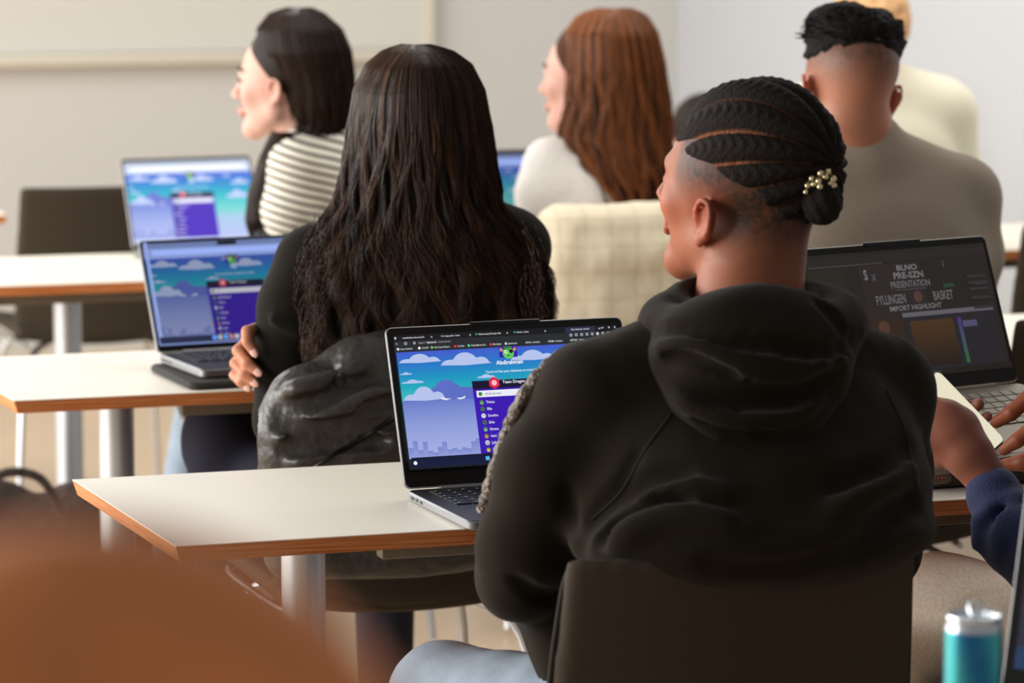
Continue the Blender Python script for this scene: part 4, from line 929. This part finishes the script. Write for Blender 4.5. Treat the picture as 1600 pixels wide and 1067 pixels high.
f.poly([at(470, 410, 7.04), at(420, 440, 7.3)], [.042, .035], .02); f.cap(at(488, 215, 7.17), at(492, 235, 7.17), .062, .085, .02); f.ell(at(500, 300, 7.15), (.13, .11, .12), .05)
V, Q = f.mesh()
hh = V[:, 2]+.30*(V[:, 0]-sL[0]-.02); w_ = 0
cc = np.stack([hh, hh, hh], 1); mk('striped_sweater', V, Q, M['stripe'], P3, True, col=cc)
f = Field(at(200, 800, 7)*np.array([1, 0, 0])+np.array([-.05, 7.0, .02]), at(700, 800, 7.6)*np.array([1, 0, 0])+np.array([.05, 7.9, .66]), .011)
a = at(500, 600, 7.15); a[2] = .53; b_ = at(590, 600, 7.2); b_[2] = .53; k1 = at(330, 600, 7.45); k1[2] = .55; k2 = at(480, 600, 7.6); k2[2] = .55
f.ell((a+b_)/2, (.17, .14, .08), .03); f.cap(a, k1, .08, .06, .03); f.cap(b_, k2, .08, .06, .03); f.cap(k1, k1+np.array([-.08, -.16, -.46]), .06, .05, .03); f.cap(k2, k2+np.array([0, 0, -.46]), .06, .05, .03)
poly_obj('jeans', f, M['jeans'], P3); shoes(P3, ((k1+np.array([-.08, -.16, 0]), .6), (k2, .3)))

# ------------------------------------------------------------ brown haired woman in white
P4 = person('person', at(960, 700, 7.5)*np.array([1, 1, 0]), 'person with long auburn-brown hair in a white t-shirt, facing left')
o4 = at(916, 128, 7.52); R4h = rotm(math.radians(62), math.radians(2), 0)
f = Field((at(835, 400, 7.4)[0]-.03, 7.37, at(850, 400, 7.5)[2]-.03), o4+np.array([.13, .14, .15]), .0042)
head(f, o4, R4h, .97, neck=at(940, 262, 7.5), nr=.046); f.poly(px_poly([(940, 262, 7.5), (880, 280, 7.5), (850, 350, 7.5), (848, 370, 7.50), (850, 392, 7.52)]), [.045, .04, .03, .03, .026], .01); V, Q = f.mesh()
mk('body', V, Q, M['skin'], P4, True, col=skincol(V, o4, R4h, .97, (212, 164, 148), red=.5))
b = MB(); b.tube([o4+R4h@np.array(p)*.97 for p in lerp_path([(-.014, .094, .030), (-.032, .092, .036), (-.050, .078, .030)], 8)], .0026, 6); b.build('eyebrow', M['hairb'], P4)
K4 = keys_px([(13, 935, 985, .02, 7.51), (22, 905, 1008, .07, 7.51), (50, 885, 1026, .11, 7.50), (100, 882, 1038, .12, 7.50), (160, 884, 1045, .12, 7.50), (210, 876, 1048, .12, 7.49), (260, 900, 1048, .12, 7.47), (310, 928, 1046, .11, 7.45), (350, 960, 1040, .10, 7.46), (378, 985, 1030, .09, 7.46)], 7)
long_hair(P4, 'hair', K4, 2600, .0013, (M['hairbr'], M['hairbrs']), a0=-112, a1=140, wave=.006, endr=.12, seed=11, cols=((46, 25, 13), (150, 88, 46)), sub=lambda f: (f.frame(o4, R4h), f.ell((0, -.024, .052), (.084, .098, .090), .01), f.frame()))
f = Field(at(790, 600, 7)*np.array([1, 0, 0])+np.array([-.05, 7.25, .5]), at(1120, 200, 7.6)*np.array([1, 0, 0])+np.array([.06, 7.85, 1.2]), .008)
sL = at(862, 262, 7.48); sR = at(1035, 262, 7.6); torso_prims(f, at(938, 225, 7.52), sL, sR, at(965, 560, 7.5), .10, 1.05, .05)
f.poly([sL, at(850, 305, 7.46), at(846, 345, 7.48)], [.060, .058, .05], .03); f.cap(sR, at(1050, 350, 7.6), .055, .048, .03); f.ell(at(930, 320, 7.47), (.13, .11, .13), .04)
V, Q = f.mesh(); n_ = np.array([noise.noise(Vector(p*15))*.006 for p in V]); V[:, 2] += n_; V[:, 1] += n_
mk('white_tee', V, Q, M['tee'], P4, True)
# cream checked coat over her chair
f = Field(at(835, 560, 7.2)*np.array([1, 0, 0])+np.array([-.03, 6.98, .42]), at(1080, 360, 7.6)*np.array([1, 0, 0])+np.array([.06, 7.40, .92]), .006)
c_ = at(958, 468, 7.17)
f.rbox(c_, (.160, .062, .20), .045, .01, A=rotm(PHI), warp=lambda q: np.stack([q[..., 0], q[..., 1]-.7*q[..., 0]**2, q[..., 2]], -1))
f.cap(at(885, 400, 7.12), at(1035, 392, 7.17), .04, .04, .03)
V, Q = f.mesh(); n_ = np.array([noise.fractal(Vector((p[0]*9, p[1]*6, p[2]*5)), 1, 2, 3)*.010 for p in V]); V[:, 1] += n_; V[:, 2] += n_*.6
u_ = (V@Rv) % .055; z_ = V[:, 2] % .055; w_ = np.maximum((u_ < .006), (z_ < .006)).astype(float)[:, None]*.35
mk('checked_coat', V, Q, M['coat'], None, True, col=np.array(S((236, 224, 196))[:3])*(1-w_)+np.array(S((196, 176, 140))[:3])*w_, label='cream faintly checked coat hanging over the chair behind the brown-haired woman', cat='coat')

# ------------------------------------------------------------ man in grey sweater
P5 = person('person', at(1400, 800, 6.0)*np.array([1, 1, 0]), 'person in grey sweater with black quiff and faded sides, seen from behind')
o5 = at(1326, 142, 6.0); R5 = rotm(math.radians(14), math.radians(-3), math.radians(7))
f = Field(o5-np.array([.13, .15, .26]), o5+np.array([.13, .15, .17]), .0042)
head(f, o5, R5, 1.0, neck=at(1352, 250, 6.0), nr=.055); V, Q = f.mesh()
def stub5(L): return ss(L[:, 2], -.02, .07)*.75*(L[:, 1] < .07)
mk('body', V, Q, M['skin'], P5, True, col=skincol(V, o5, R5, 1.0, (182, 122, 96), stub5, (50, 38, 30), red=1.0))
f = Field(o5-np.array([.14, .16, .02]), o5+np.array([.14, .16, .21]), .004); f.frame(o5, R5)
f.ell((0, .0, .080), (.083, .102, .066), .004); f.ell((-.012, .035, .115), (.066, .06, .036), .02); f.ell((.03, .0, .108), (.05, .07, .034), .02); f.frame()
V, Q = f.mesh(); L = (V-o5)@R5; lim = .052+.10*L[:, 1]*(L[:, 1] < 0); V[:, 2] = np.where(L[:, 2] < .045, V[:, 2], V[:, 2]); n_ = np.array([noise.fractal(Vector((p[0]*30, p[1]*30, p[2]*60)), 1, 2, 4)*.007 for p in L]); V[:, 2] += n_; V[:, 0] += n_
mk('hair', V, Q, M['quiff'], P5, True)
rg = np.random.default_rng(4); paths = []
for i in range(900):
    a = rg.uniform(-math.pi, math.pi); e = rg.uniform(-.1, 1.3); d = np.array([math.cos(a)*math.cos(e), math.sin(a)*math.cos(e), math.sin(e)]); p0 = np.array([0, 0, .088])+d*np.array([.081, .1, .056]); g = np.array([-.5+.3*rg.normal(), -.2+.3*rg.normal(), -.1])*.020
    t = np.linspace(0, 1, 7)[:, None]; paths.append([o5+R5@q for q in (p0+g*t+d*.006*np.sin(t*3))])
strands('hair_strands', paths, .0011, M['quiff'], P5)
f = Field(at(1200, 800, 6)*np.array([1, 0, 0])+np.array([-.05, 5.72, .5]), at(1600, 200, 6.3)*np.array([1, 0, 0])+np.array([.06, 6.6, 1.25]), .008)
sL = at(1190, 310, 5.95); sR = at(1505, 312, 6.08); torso_prims(f, at(1352, 242, 6.0), sL, sR, at(1385, 640, 6.02), .118, 1.02, .05)
f.cap(at(1345, 262, 6.0), at(1492, 296, 6.06), .06, .062, .04); f.cap(at(1330, 262, 6.0), at(1215, 296, 5.97), .06, .062, .04); f.cap(at(1348, 222, 6.0), at(1352, 250, 6.0), .064, .075, .02)
f.poly([sR, at(1514, 400, 6.1), at(1505, 520, 6.2)], [.064, .057, .05], .03); f.poly([at(1505, 520, 6.2), at(1400, 520, 6.4)], [.05, .04], .02); f.poly([sL, at(1195, 400, 5.97), at(1200, 500, 6.1)], [.06, .055, .048], .03)
f.ell(at(1370, 420, 5.99), (.20, .12, .17), .05, A=rotm(PHI))
for P_ in ([(1420, 330, 5.845), (1450, 420, 5.845), (1470, 500, 5.86)],): f.poly(px_poly(P_), .006, .03, sub=True)
V, Q = f.mesh(); n_ = np.array([noise.noise(Vector(p*12))*.005 for p in V]); V[:, 2] += n_
gs = mk('grey_sweater', V, Q, M['grey'], P5, True)
f = Field(at(1150, 900, 6)*np.array([1, 0, 0])+np.array([-.05, 5.8, .02]), at(1600, 900, 6.3)*np.array([1, 0, 0])+np.array([.06, 6.8, .66]), .012)
a = at(1340, 600, 6.0); a[2] = .53; b_ = at(1440, 600, 6.05); b_[2] = .53; k1 = at(1280, 600, 6.5); k1[2] = .55; k2 = at(1400, 600, 6.55); k2[2] = .55
f.ell((a+b_)/2, (.17, .14, .08), .03); f.cap(a, k1, .08, .06, .03); f.cap(b_, k2, .08, .06, .03); f.cap(k1, k1+np.array([0, 0, -.46]), .06, .05, .03); f.cap(k2, k2+np.array([0, 0, -.46]), .06, .05, .03)
poly_obj('trousers', f, M['dnavy'], P5); shoes(P5, ((k1, .3), (k2, .3)))

# ------------------------------------------------------------ person in cream shirt behind him
P6 = person('person', at(1400, 700, 7.9)*np.array([1, 1, 0]), 'person in cream shirt with curly strawberry blond hair, half hidden behind the grey sweater man')
o6 = at(1350, 62, 7.9); R6 = rotm(math.radians(25), 0, 0)
f = Field(o6-np.array([.13, .15, .26]), o6+np.array([.13, .15, .17]), .006); head(f, o6, R6, 1.0, neck=at(1360, 190, 7.9), nr=.056); V, Q = f.mesh()
mk('body', V, Q, M['skin'], P6, True, col=skincol(V, o6, R6, 1.0, (226, 170, 146)))
f = Field(o6-.16, o6+.18, .0055); f.frame(o6, R6)
rg = np.random.default_rng(2)
for i in range(150):
    a = rg.uniform(math.pi*.95, math.pi*2.05); e = rg.uniform(-.55, .75); d = np.array([math.cos(a)*math.cos(e), math.sin(a)*math.cos(e), math.sin(e)]); f.ell(np.array([0, -.018, .045])+d*np.array([.080, .1, .088]), .013, .006)
f.frame(); poly_obj('hair', f, M['blond'], P6)
f = Field(at(1150, 600, 8)*np.array([1, 0, 0])+np.array([-.05, 7.6, .5]), at(1560, 200, 8)*np.array([1, 0, 0])+np.array([.06, 8.4, 1.3]), .01)
sL = at(1240, 178, 7.85); sR = at(1482, 178, 7.98); torso_prims(f, at(1365, 130, 7.9), sL, sR, at(1375, 480, 7.9), .12, 1.05, .05); f.cap(at(1370, 145, 7.9), at(1470, 162, 7.95), .06, .062, .04)
f.poly([sR, at(1495, 280, 8.0), at(1490, 380, 8.05)], [.064, .058, .05], .03); f.poly([sL, at(1235, 280, 7.9), at(1240, 380, 8)], [.06, .055, .05], .03)
poly_obj('cream_shirt', f, M['cream'], P6)
f = Field(at(1150, 900, 8)*np.array([1, 0, 0])+np.array([-.05, 7.6, .02]), at(1560, 900, 8)*np.array([1, 0, 0])+np.array([.06, 8.7, .66]), .014)
a = at(1340, 600, 7.9); a[2] = .53; b_ = at(1420, 600, 7.95); b_[2] = .53; k1 = a+np.array([-.1, .45, .02]); k2 = b_+np.array([-.1, .45, .02])
f.ell((a+b_)/2, (.17, .14, .08), .03); f.cap(a, k1, .08, .06, .03); f.cap(b_, k2, .08, .06, .03); f.cap(k1, k1+np.array([0, 0, -.46]), .06, .05, .03); f.cap(k2, k2+np.array([0, 0, -.46]), .06, .05, .03)
poly_obj('trousers', f, M['khaki'], P6); shoes(P6, ((k1, .3), (k2, .3)))
# far person of whom only dark hair shows
P7 = person('person', at(1075, 700, 9.3)*np.array([1, 1, 0]), 'person far back of whom only a little dark hair shows between two heads')
o7 = at(1090, 228, 9.3); R7 = rotm(math.radians(40), 0, 0)
f = Field(o7-.22, o7+.2, .008); head(f, o7, R7, 1.0, neck=at(1085, 330, 9.2), nr=.056); V, Q = f.mesh(); mk('body', V, Q, M['skin'], P7, True, col=skincol(V, o7, R7, 1.0, (190, 130, 100)))
f = Field(o7-.2, o7+.2, .008); f.frame(o7, R7); f.ell((0, -.03, .05), (.088, .10, .095), .01); f.frame(); poly_obj('hair', f, M['hairb'], P7)
f = Field(o7+np.array([-.32, -.3, -.75]), o7+np.array([.32, .35, -.02]), .012); torso_prims(f, at(1085, 320, 9.3), at(1000, 370, 9.25), at(1180, 370, 9.35), at(1080, 640, 9.3)*np.array([1, 1, 0])+np.array([0, 0, .5]), .11, 1.05, .05)
f.cap(at(1000, 370, 9.25), at(1000, 460, 9.3), .05, .045, .02); f.cap(at(1180, 370, 9.35), at(1180, 460, 9.4), .05, .045, .02); poly_obj('knit_top', f, M['black'], P7)

# ------------------------------------------------------------ neighbour holding a phone
P8 = person('person', at(1860, 1000, 4.5)*np.array([1, 1, 0]), 'person at the right edge in navy sleeve and beige trousers, holding up a phone')
o8 = at(1878, 350, 4.46); R8 = rotm(math.radians(30), math.radians(-8), 0)
f = Field((at(1425, 600, 4.4)[0]-.02, 4.28, at(1600, 930, 4.4)[2]-.02), o8+np.array([.13, .29, .17]), .0034); head(f, o8, R8, 1.0, neck=at(1875, 500, 4.46), nr=.058)
f.poly(px_poly([(1575, 800, 4.52), (1540, 745, 4.53), (1515, 712, 4.54), (1490, 680, 4.55)]), [.028, .0265, .031, .034], .012)
f.ell(at(1490, 676, 4.555), (.036, .022, .036), .018, A=rotm(.2)); f.ell(at(1466, 662, 4.55), (.030, .020, .030), .015)
f.poly(px_poly([(1505, 690, 4.56), (1478, 650, 4.555), (1448, 636, 4.56), (1418, 640, 4.57)]), [.023, .021, .017, .012], .010)   # thumb base and thumb
f.poly(px_poly([(1478, 690, 4.55), (1450, 682, 4.55), (1420, 676, 4.56)]), [.022, .018, .012], .010)
f.poly(px_poly([(1470, 715, 4.56), (1440, 706, 4.57), (1415, 690, 4.59)]), [.016, .012, .010], .008)
f.poly(px_poly([(1430, 655, 4.50), (1452, 655, 4.502), (1466, 662, 4.51)]), [.004, .005, .002], .008, sub=True)
# fingers come round behind the phone, two tips show at its right edge
for P_, r_ in (([(1440, 650, 4.66), (1500, 655, 4.70), (1515, 640, 4.70), (1529, 631, 4.685)], [.011, .0105, .010, .0088]), ([(1440, 675, 4.66), (1515, 675, 4.70), (1530, 660, 4.70), (1544, 650, 4.685)], [.010, .0095, .009, .0072]), ([(1440, 640, 4.66), (1490, 640, 4.70), (1500, 630, 4.70), (1505, 628, 4.69)], [.011, .010, .0095, .008])): f.poly(px_poly(P_), r_, .004)
f.poly([at(1575, 800, 4.52), at(1600, 850, 4.47), at(1655, 905, 4.42), at(1745, 760, 4.40), at(1790, 600, 4.44), at(1875, 480, 4.46)], [.028, .032, .036, .042, .045, .055], .012)
V, Q = f.mesh()
mk('body', V, Q, M['skin'], P8, True, col=skincol(V, o8, R8, 1.0, (150, 92, 72), lambda L: ss(L[:, 2], .03, .06)*(L[:, 1] < .06)))
f = Field(o8-.2, o8+.2, .008); f.frame(o8, R8); f.ell((0, -.025, .06), (.083, .098, .085), .01); f.frame(); poly_obj('hair', f, M['hairb'], P8)
f = Field(at(1490, 1000, 4.2)*np.array([1, 0, 0])+np.array([-.02, 4.1, .5]), at(2090, 400, 4.7)*np.array([1, 0, 0])+np.array([.05, 4.85, 1.2]), .0065)
sL = at(1750, 590, 4.42); sR = at(2010, 590, 4.55); torso_prims(f, at(1875, 510, 4.47), sL, sR, at(1880, 1000, 4.5), .115, 1.05, .05)
eL = at(1655, 905, 4.40); f.poly([sL, at(1725, 740, 4.38), eL], [.062, .054, .050], .03); f.poly([eL, at(1588, 838, 4.47), at(1558, 785, 4.51)], [.052, .047, .0375], .02)
f.cap(at(1556, 778, 4.515), at(1552, 770, 4.517), .0375, .0375, .006)
f.poly([sR, at(2040, 740, 4.5), at(2010, 880, 4.6)], [.062, .054, .048], .03); f.poly([at(2010, 880, 4.6), at(1880, 830, 4.85)], [.045, .035], .02)
for P_, r_ in (([(1530, 870, 4.44), (1538, 825, 4.45), (1562, 800, 4.46), (1600, 795, 4.46)], .006), ([(1550, 890, 4.42), (1575, 850, 4.41)], .004)): f.poly(px_poly(P_), r_, .012, sub=True)
f.poly(px_poly([(1524, 850, 4.47), (1528, 815, 4.475), (1550, 790, 4.475), (1590, 782, 4.475)]), .008, .012)
V, Q = f.mesh(); n_ = np.array([noise.noise(Vector(p*24))*.003 for p in V]); V[:, 2] += n_; mk('navy_jumper', V, Q, M['navy'], P8, True)
f = Field(at(1380, 1000, 4.3)*np.array([1, 0, 0])+np.array([-.03, 4.2, .02]), at(2060, 900, 4.8)*np.array([1, 0, 0])+np.array([.05, 5.3, .70]), .009)
a = at(1800, 1000, 4.46); a[2] = .545; b_ = at(1920, 1000, 4.52); b_[2] = .54; k1 = at(1475, 990, 4.74); k1[2] = .565; k2 = at(1760, 1000, 5.05); k2[2] = .55
f.ell((a+b_)/2, (.18, .15, .09), .03); f.cap(a, k1, .088, .080, .03); f.cap(b_, k2, .085, .07, .03); f.cap(k1, k1+np.array([.02, .02, -.47]), .072, .052, .03); f.cap(k2, k2+np.array([0, 0, -.46]), .066, .05, .03)
for P_ in ([(1560, 915, 4.58), (1520, 950, 4.60), (1480, 1000, 4.62)], [(1590, 950, 4.5), (1540, 1010, 4.55)]): f.poly(px_poly(P_), .007, .02, sub=True)
V, Q = f.mesh(); n_ = np.array([noise.noise(Vector(p*16))*.005 for p in V]); V[:, 2] += n_; mk('trousers', V, Q, M['khaki'], P8, True); shoes(P8, ((k1+np.array([.02, .02, 0]), .6), (k2, .3)))
# phone
tr = at(1463, 579, 4.655); br = at(1570, 690, 4.625); bl = at(1538, 700, 4.59)
ly = tr-br; ln = np.linalg.norm(ly); ly /= ln; lx = br-bl; lx -= ly*(lx@ly); lx /= np.linalg.norm(lx); lz = np.cross(lx, ly)
if lz[1] > 0: lz = -lz; 
Rp = np.stack([lx, ly, np.cross(lx, ly)], 1); ww = .070; pc = (tr+br)/2-lx*ww/2
sgn = 1 if Rp[1, 2] < 0 else -1
ph = empty('phone', tuple(pc), 'smartphone with bright cream screen held by the hand at right', 'phone', R=Rp)
b = MB(); b.rbox((0, 0, 0), (ww, ln, .0075), .010, .0025); b.build('case', M['phone'], ph, off=(0, 0, 0))
b = MB(); b.rbox((0, 0, sgn*.0038), (ww-.005, ln-.005, .0008), .008, .0003); b.build('screen', M['glassw'], ph, off=(0, 0, 0))

# ------------------------------------------------------------ neighbour typing on the dim laptop
P9 = person('person', at(2180, 1000, 5.15)*np.array([1, 1, 0]), 'person outside the right edge whose dark fingers type on the dim laptop')
o9 = at(2178, 400, 5.15); R9 = rotm(math.radians(35), math.radians(-10), 0)
f = Field((at(1545, 600, 4.7)[0]-.02, 4.66, at(1800, 780, 4.8)[2]-.04), o9+np.array([.13, .15, .17]), .0042); head(f, o9, R9, 1.0, neck=at(2175, 510, 5.15), nr=.058)
f.poly(px_poly([(1655, 595, 4.87), (1612, 618, 4.86), (1580, 645, 4.86), (1556, 660, 4.88)]), [.013, .0125, .0115, .0095], .004)
f.poly(px_poly([(1660, 640, 4.82), (1615, 668, 4.78), (1590, 688, 4.78), (1568, 703, 4.79)]), [.013, .012, .011, .0085], .004)
f.poly(px_poly([(1690, 630, 4.86), (1640, 640, 4.83), (1612, 668, 4.82)]), [.013, .012, .009], .004); f.poly(px_poly([(1690, 600, 4.9), (1650, 620, 4.89), (1625, 645, 4.88)]), [.013, .012, .009], .004)
f.poly(px_poly([(1720, 640, 4.83), (1672, 622, 4.85)]), [.036, .034], .012); f.poly(px_poly([(1700, 720, 4.74), (1640, 716, 4.72), (1600, 722, 4.72), (1566, 727, 4.73)]), [.022, .016, .0125, .009], .006)
f.poly(px_poly([(1720, 640, 4.83), (1790, 690, 4.8)]), [.032, .034], .012)
f.poly([at(1790, 690, 4.8), at(1960, 750, 5.0), at(2060, 600, 5.1), at(2175, 520, 5.15)], [.034, .04, .045, .055], .012)
V, Q = f.mesh(); mk('body', V, Q, M['skin'], P9, True, col=skincol(V, o9, R9, 1.0, (138, 74, 46), lambda L: ss(L[:, 2], .03, .06)*(L[:, 1] < .06)))
f = Field(o9-.2, o9+.2, .008); f.frame(o9, R9); f.ell((0, -.025, .06), (.083, .098, .085), .01); f.frame(); poly_obj('hair', f, M['hairb'], P9)
f = Field(at(1740, 1000, 4.6)*np.array([1, 0, 0])+np.array([-.03, 4.6, .5]), at(2420, 400, 5.4)*np.array([1, 0, 0])+np.array([.06, 5.5, 1.2]), .009)
sL = at(2060, 590, 5.10); sR = at(2310, 590, 5.25); torso_prims(f, at(2180, 540, 5.15), sL, sR, at(2180, 950, 5.15), .115, 1.05, .05); f.poly([sL, at(1960, 750, 5.0), at(1790, 690, 4.8)], [.06, .05, .04], .03); f.poly([sR, at(2320, 780, 5.2)], [.06, .05], .03)
poly_obj('knit_top', f, M['black'], P9)
f = Field(at(1980, 1000, 5)*np.array([1, 0, 0])+np.array([-.1, 4.7, .02]), at(2330, 1000, 5.2)*np.array([1, 0, 0])+np.array([.1, 5.95, .66]), .013)
a = at(2120, 1000, 5.15); a[2] = .53; b_ = at(2230, 1000, 5.2); b_[2] = .53; k1 = a+np.array([-.12, .42, .02]); k2 = b_+np.array([-.12, .42, .02])
f.ell((a+b_)/2, (.17, .14, .08), .03); f.cap(a, k1, .08, .06, .03); f.cap(b_, k2, .08, .06, .03); f.cap(k1, k1+np.array([0, 0, -.46]), .06, .05, .03); f.cap(k2, k2+np.array([0, 0, -.46]), .06, .05, .03)
poly_obj('trousers', f, M['dnavy'], P9); shoes(P9, ((k1, .3), (k2, .3)))
# tweed bag under the dim laptop
t0 = onz(1432, 768, TZ); bc_ = t0+Rv*.17+Nv*.085
f = Field(bc_-np.array([.27, .22, .01]), bc_+np.array([.27, .25, .12]), .004)
f.frame(bc_, rotm(PHI)); f.rbox((0, 0, .0225), (.185, .085, .022), .018, .004); f.rbox((.03, .13, .034), (.12, .07, .034), .025, .03); f.frame()
V, Q = f.mesh(); n_ = np.array([noise.noise(Vector(p*20))*.004 for p in V]); V[:, 2] = np.maximum(V[:, 2]+n_, TZ+.0005)
bg = mk('tweed_bag', V, Q, M['tweed'], None, True, label='grey tweed bag with orange-dotted oval patch lying under the dim laptop', cat='bag')
b = MB(); A = np.stack([Rv, Zv, -Nv], 1); pcx = onz(1463, 768, TZ)+Zv*.021-Nv*.003; b.rbox(pcx, (.042, .020, .004), .009, .001, R=A); b.build('patch', M['patch'], bg)
b = MB()
for i in range(5): b.ball(pcx+Rv*(-.012+.006*i)-Nv*.003, .0016, n=6)
b.build('orange_stitching', M['odot'], bg)

# ------------------------------------------------------------ foreground: row nearest the camera
r0 = onz(1600, 1340, TZ); vo = uv(at(1600, 1200, 3.60))[1]-.27; 
tb0 = table(u_at(1395, vo-.28), vo-.28, 1.6, .55, 'near table at the lower right, below the picture, carrying the blue can and nearest laptop', [.3, 1.4])
cp_ = at(1517, 1200, 3.20); cp_[2] = TZ
can = empty('drink_can', tuple(cp_), 'slim blue and silver drink can with its ring tab up, bottom right', 'can'); can.scale = (.97, .97, 1.16)
def cc_(a, z):
    q = .5+.5*math.sin(a*3+z*30); 
    c0, c1 = np.array(S((44, 120, 178))[:3]), np.array(S((76, 186, 190))[:3]); c = c0*(1-q)+c1*q
    if z > .128 or z < .01: c = np.array(S((205, 212, 220))[:3])
    if .028 < z < .06 and math.sin(a*2+.6) > .2: c = np.array(S((225, 232, 236))[:3])
    return c
b = MB(); b.lathe([(.022, 0), (.027, .006), (.0285, .012), (.0285, .028), (.0285, .06), (.0285, .10), (.0285, .126), (.0282, .1285), (.0262, .134), (.0268, .1372), (.0262, .1382), (.025, .1372), (.0242, .1345), (.001, .1345)], n=64, colf=cc_); b.build('can_body', M['can'], can)
b = MB(); b.lathe([(.0268, .1355), (.0274, .1375), (.0266, .1392), (.0254, .1385), (.0250, .1350)], n=64); b.build('rim', M['canl'], can)
b = MB()
A = rotm(.5, .75, 0); P = [np.array([.004, 0, .141])+A@np.array([.0085*math.cos(t), .0115*math.sin(t), 0]) for t in np.linspace(0, 2*math.pi, 24)]; b.tube(P, .0016, 8); b.box((.0, -.006, .1365), (.009, .012, .0018), .0006); b.build('ring_tab', M['canl'], can)
yaw6 = math.radians(-27); w6 = .355; R6_ = rotm(yaw6); hl6 = at(1558, 1160, 3.47); hl6[2] = TZ
laptop('nearest laptop cut off by the right edge, dark blurred screen, beside the blue can', w6, .232, .275, 19, hl6+R6_@np.array([w6/2, 0, 0]), yaw6, scr_side, M['laps2'], M['laps'], M['lapk'])
# blurred head close to the camera, bottom left
P10 = person('person', at(50, 1000, .86)*np.array([1, 1, 0]), 'person nearest the camera, only a blurred rust-brown head at bottom left')
o10 = at(150, 1075, .86); o10[2] = HC-.86*(812+190)/F-.143; R10 = rotm(math.radians(-5), math.radians(-4), 0)
f = Field(o10-.28, o10+.2, .007); head(f, o10, R10, 1.0, neck=o10+np.array([0, -.04, -.2]), nr=.056); V, Q = f.mesh(); mk('body', V, Q, M['skin'], P10, True, col=skincol(V, o10, R10, 1.0, (190, 120, 86)))
f = Field(o10-np.array([.2, .2, .24]), o10+.2, .005); f.frame(o10, R10); f.ell((0, -.022, .045), (.094, .108, .098), .01); f.ell((0, -.05, -.03), (.085, .07, .1), .03); f.frame(); V, Q = f.mesh(); mk('hair', V, Q, M['rust'], P10, True)
f = Field(o10+np.array([-.33, -.3, -.85]), o10+np.array([.33, .45, -.06]), .012); nk = o10+np.array([0, -.04, -.17]); torso_prims(f, nk, nk+np.array([-.17, -.02, -.07]), nk+np.array([.17, -.02, -.07]), nk*np.array([1, 1, 0])+np.array([0, .02, .56]), .115, 1.05, .05)
for x in (-1, 1): f.poly([nk+np.array([x*.17, -.02, -.07]), nk+np.array([x*.2, .02, -.35]), nk+np.array([x*.15, .25, -.38])], [.055, .05, .04], .03)
poly_obj('knit_top', f, M['rtop'], P10)
# bag on the floor at the left
q = at(40, 900, 7.1); q[2] = 0
f = Field(q+np.array([-.36, -.25, -.02]), q+np.array([.32, .25, .5]), .01); f.frame(q, rotm(.3))
f.rbox((0, 0, .15), (.26, .12, .15), .08, .02); f.ell((-.1, .02, .27), (.12, .09, .08), .05); f.ell((.14, -.02, .24), (.10, .09, .09), .05); f.frame(); V, Q = f.mesh(); n_ = np.array([noise.noise(Vector(p*10))*.02 for p in V]); V[:, 2] = np.maximum(V[:, 2]+n_, .002)
bg2 = mk('backpack', V, Q, M['bag'], None, True, label='dark slumped backpack on the floor at the left edge, under the second table', cat='backpack')
b = MB(); b.tube(lerp_path([q+np.array([-.08, -.1, .3]), q+np.array([-.03, -.12, .37]), q+np.array([.05, -.11, .36]), q+np.array([.09, -.1, .28])], 16), .010, 8); b.build('strap', M['bag'], bg2)
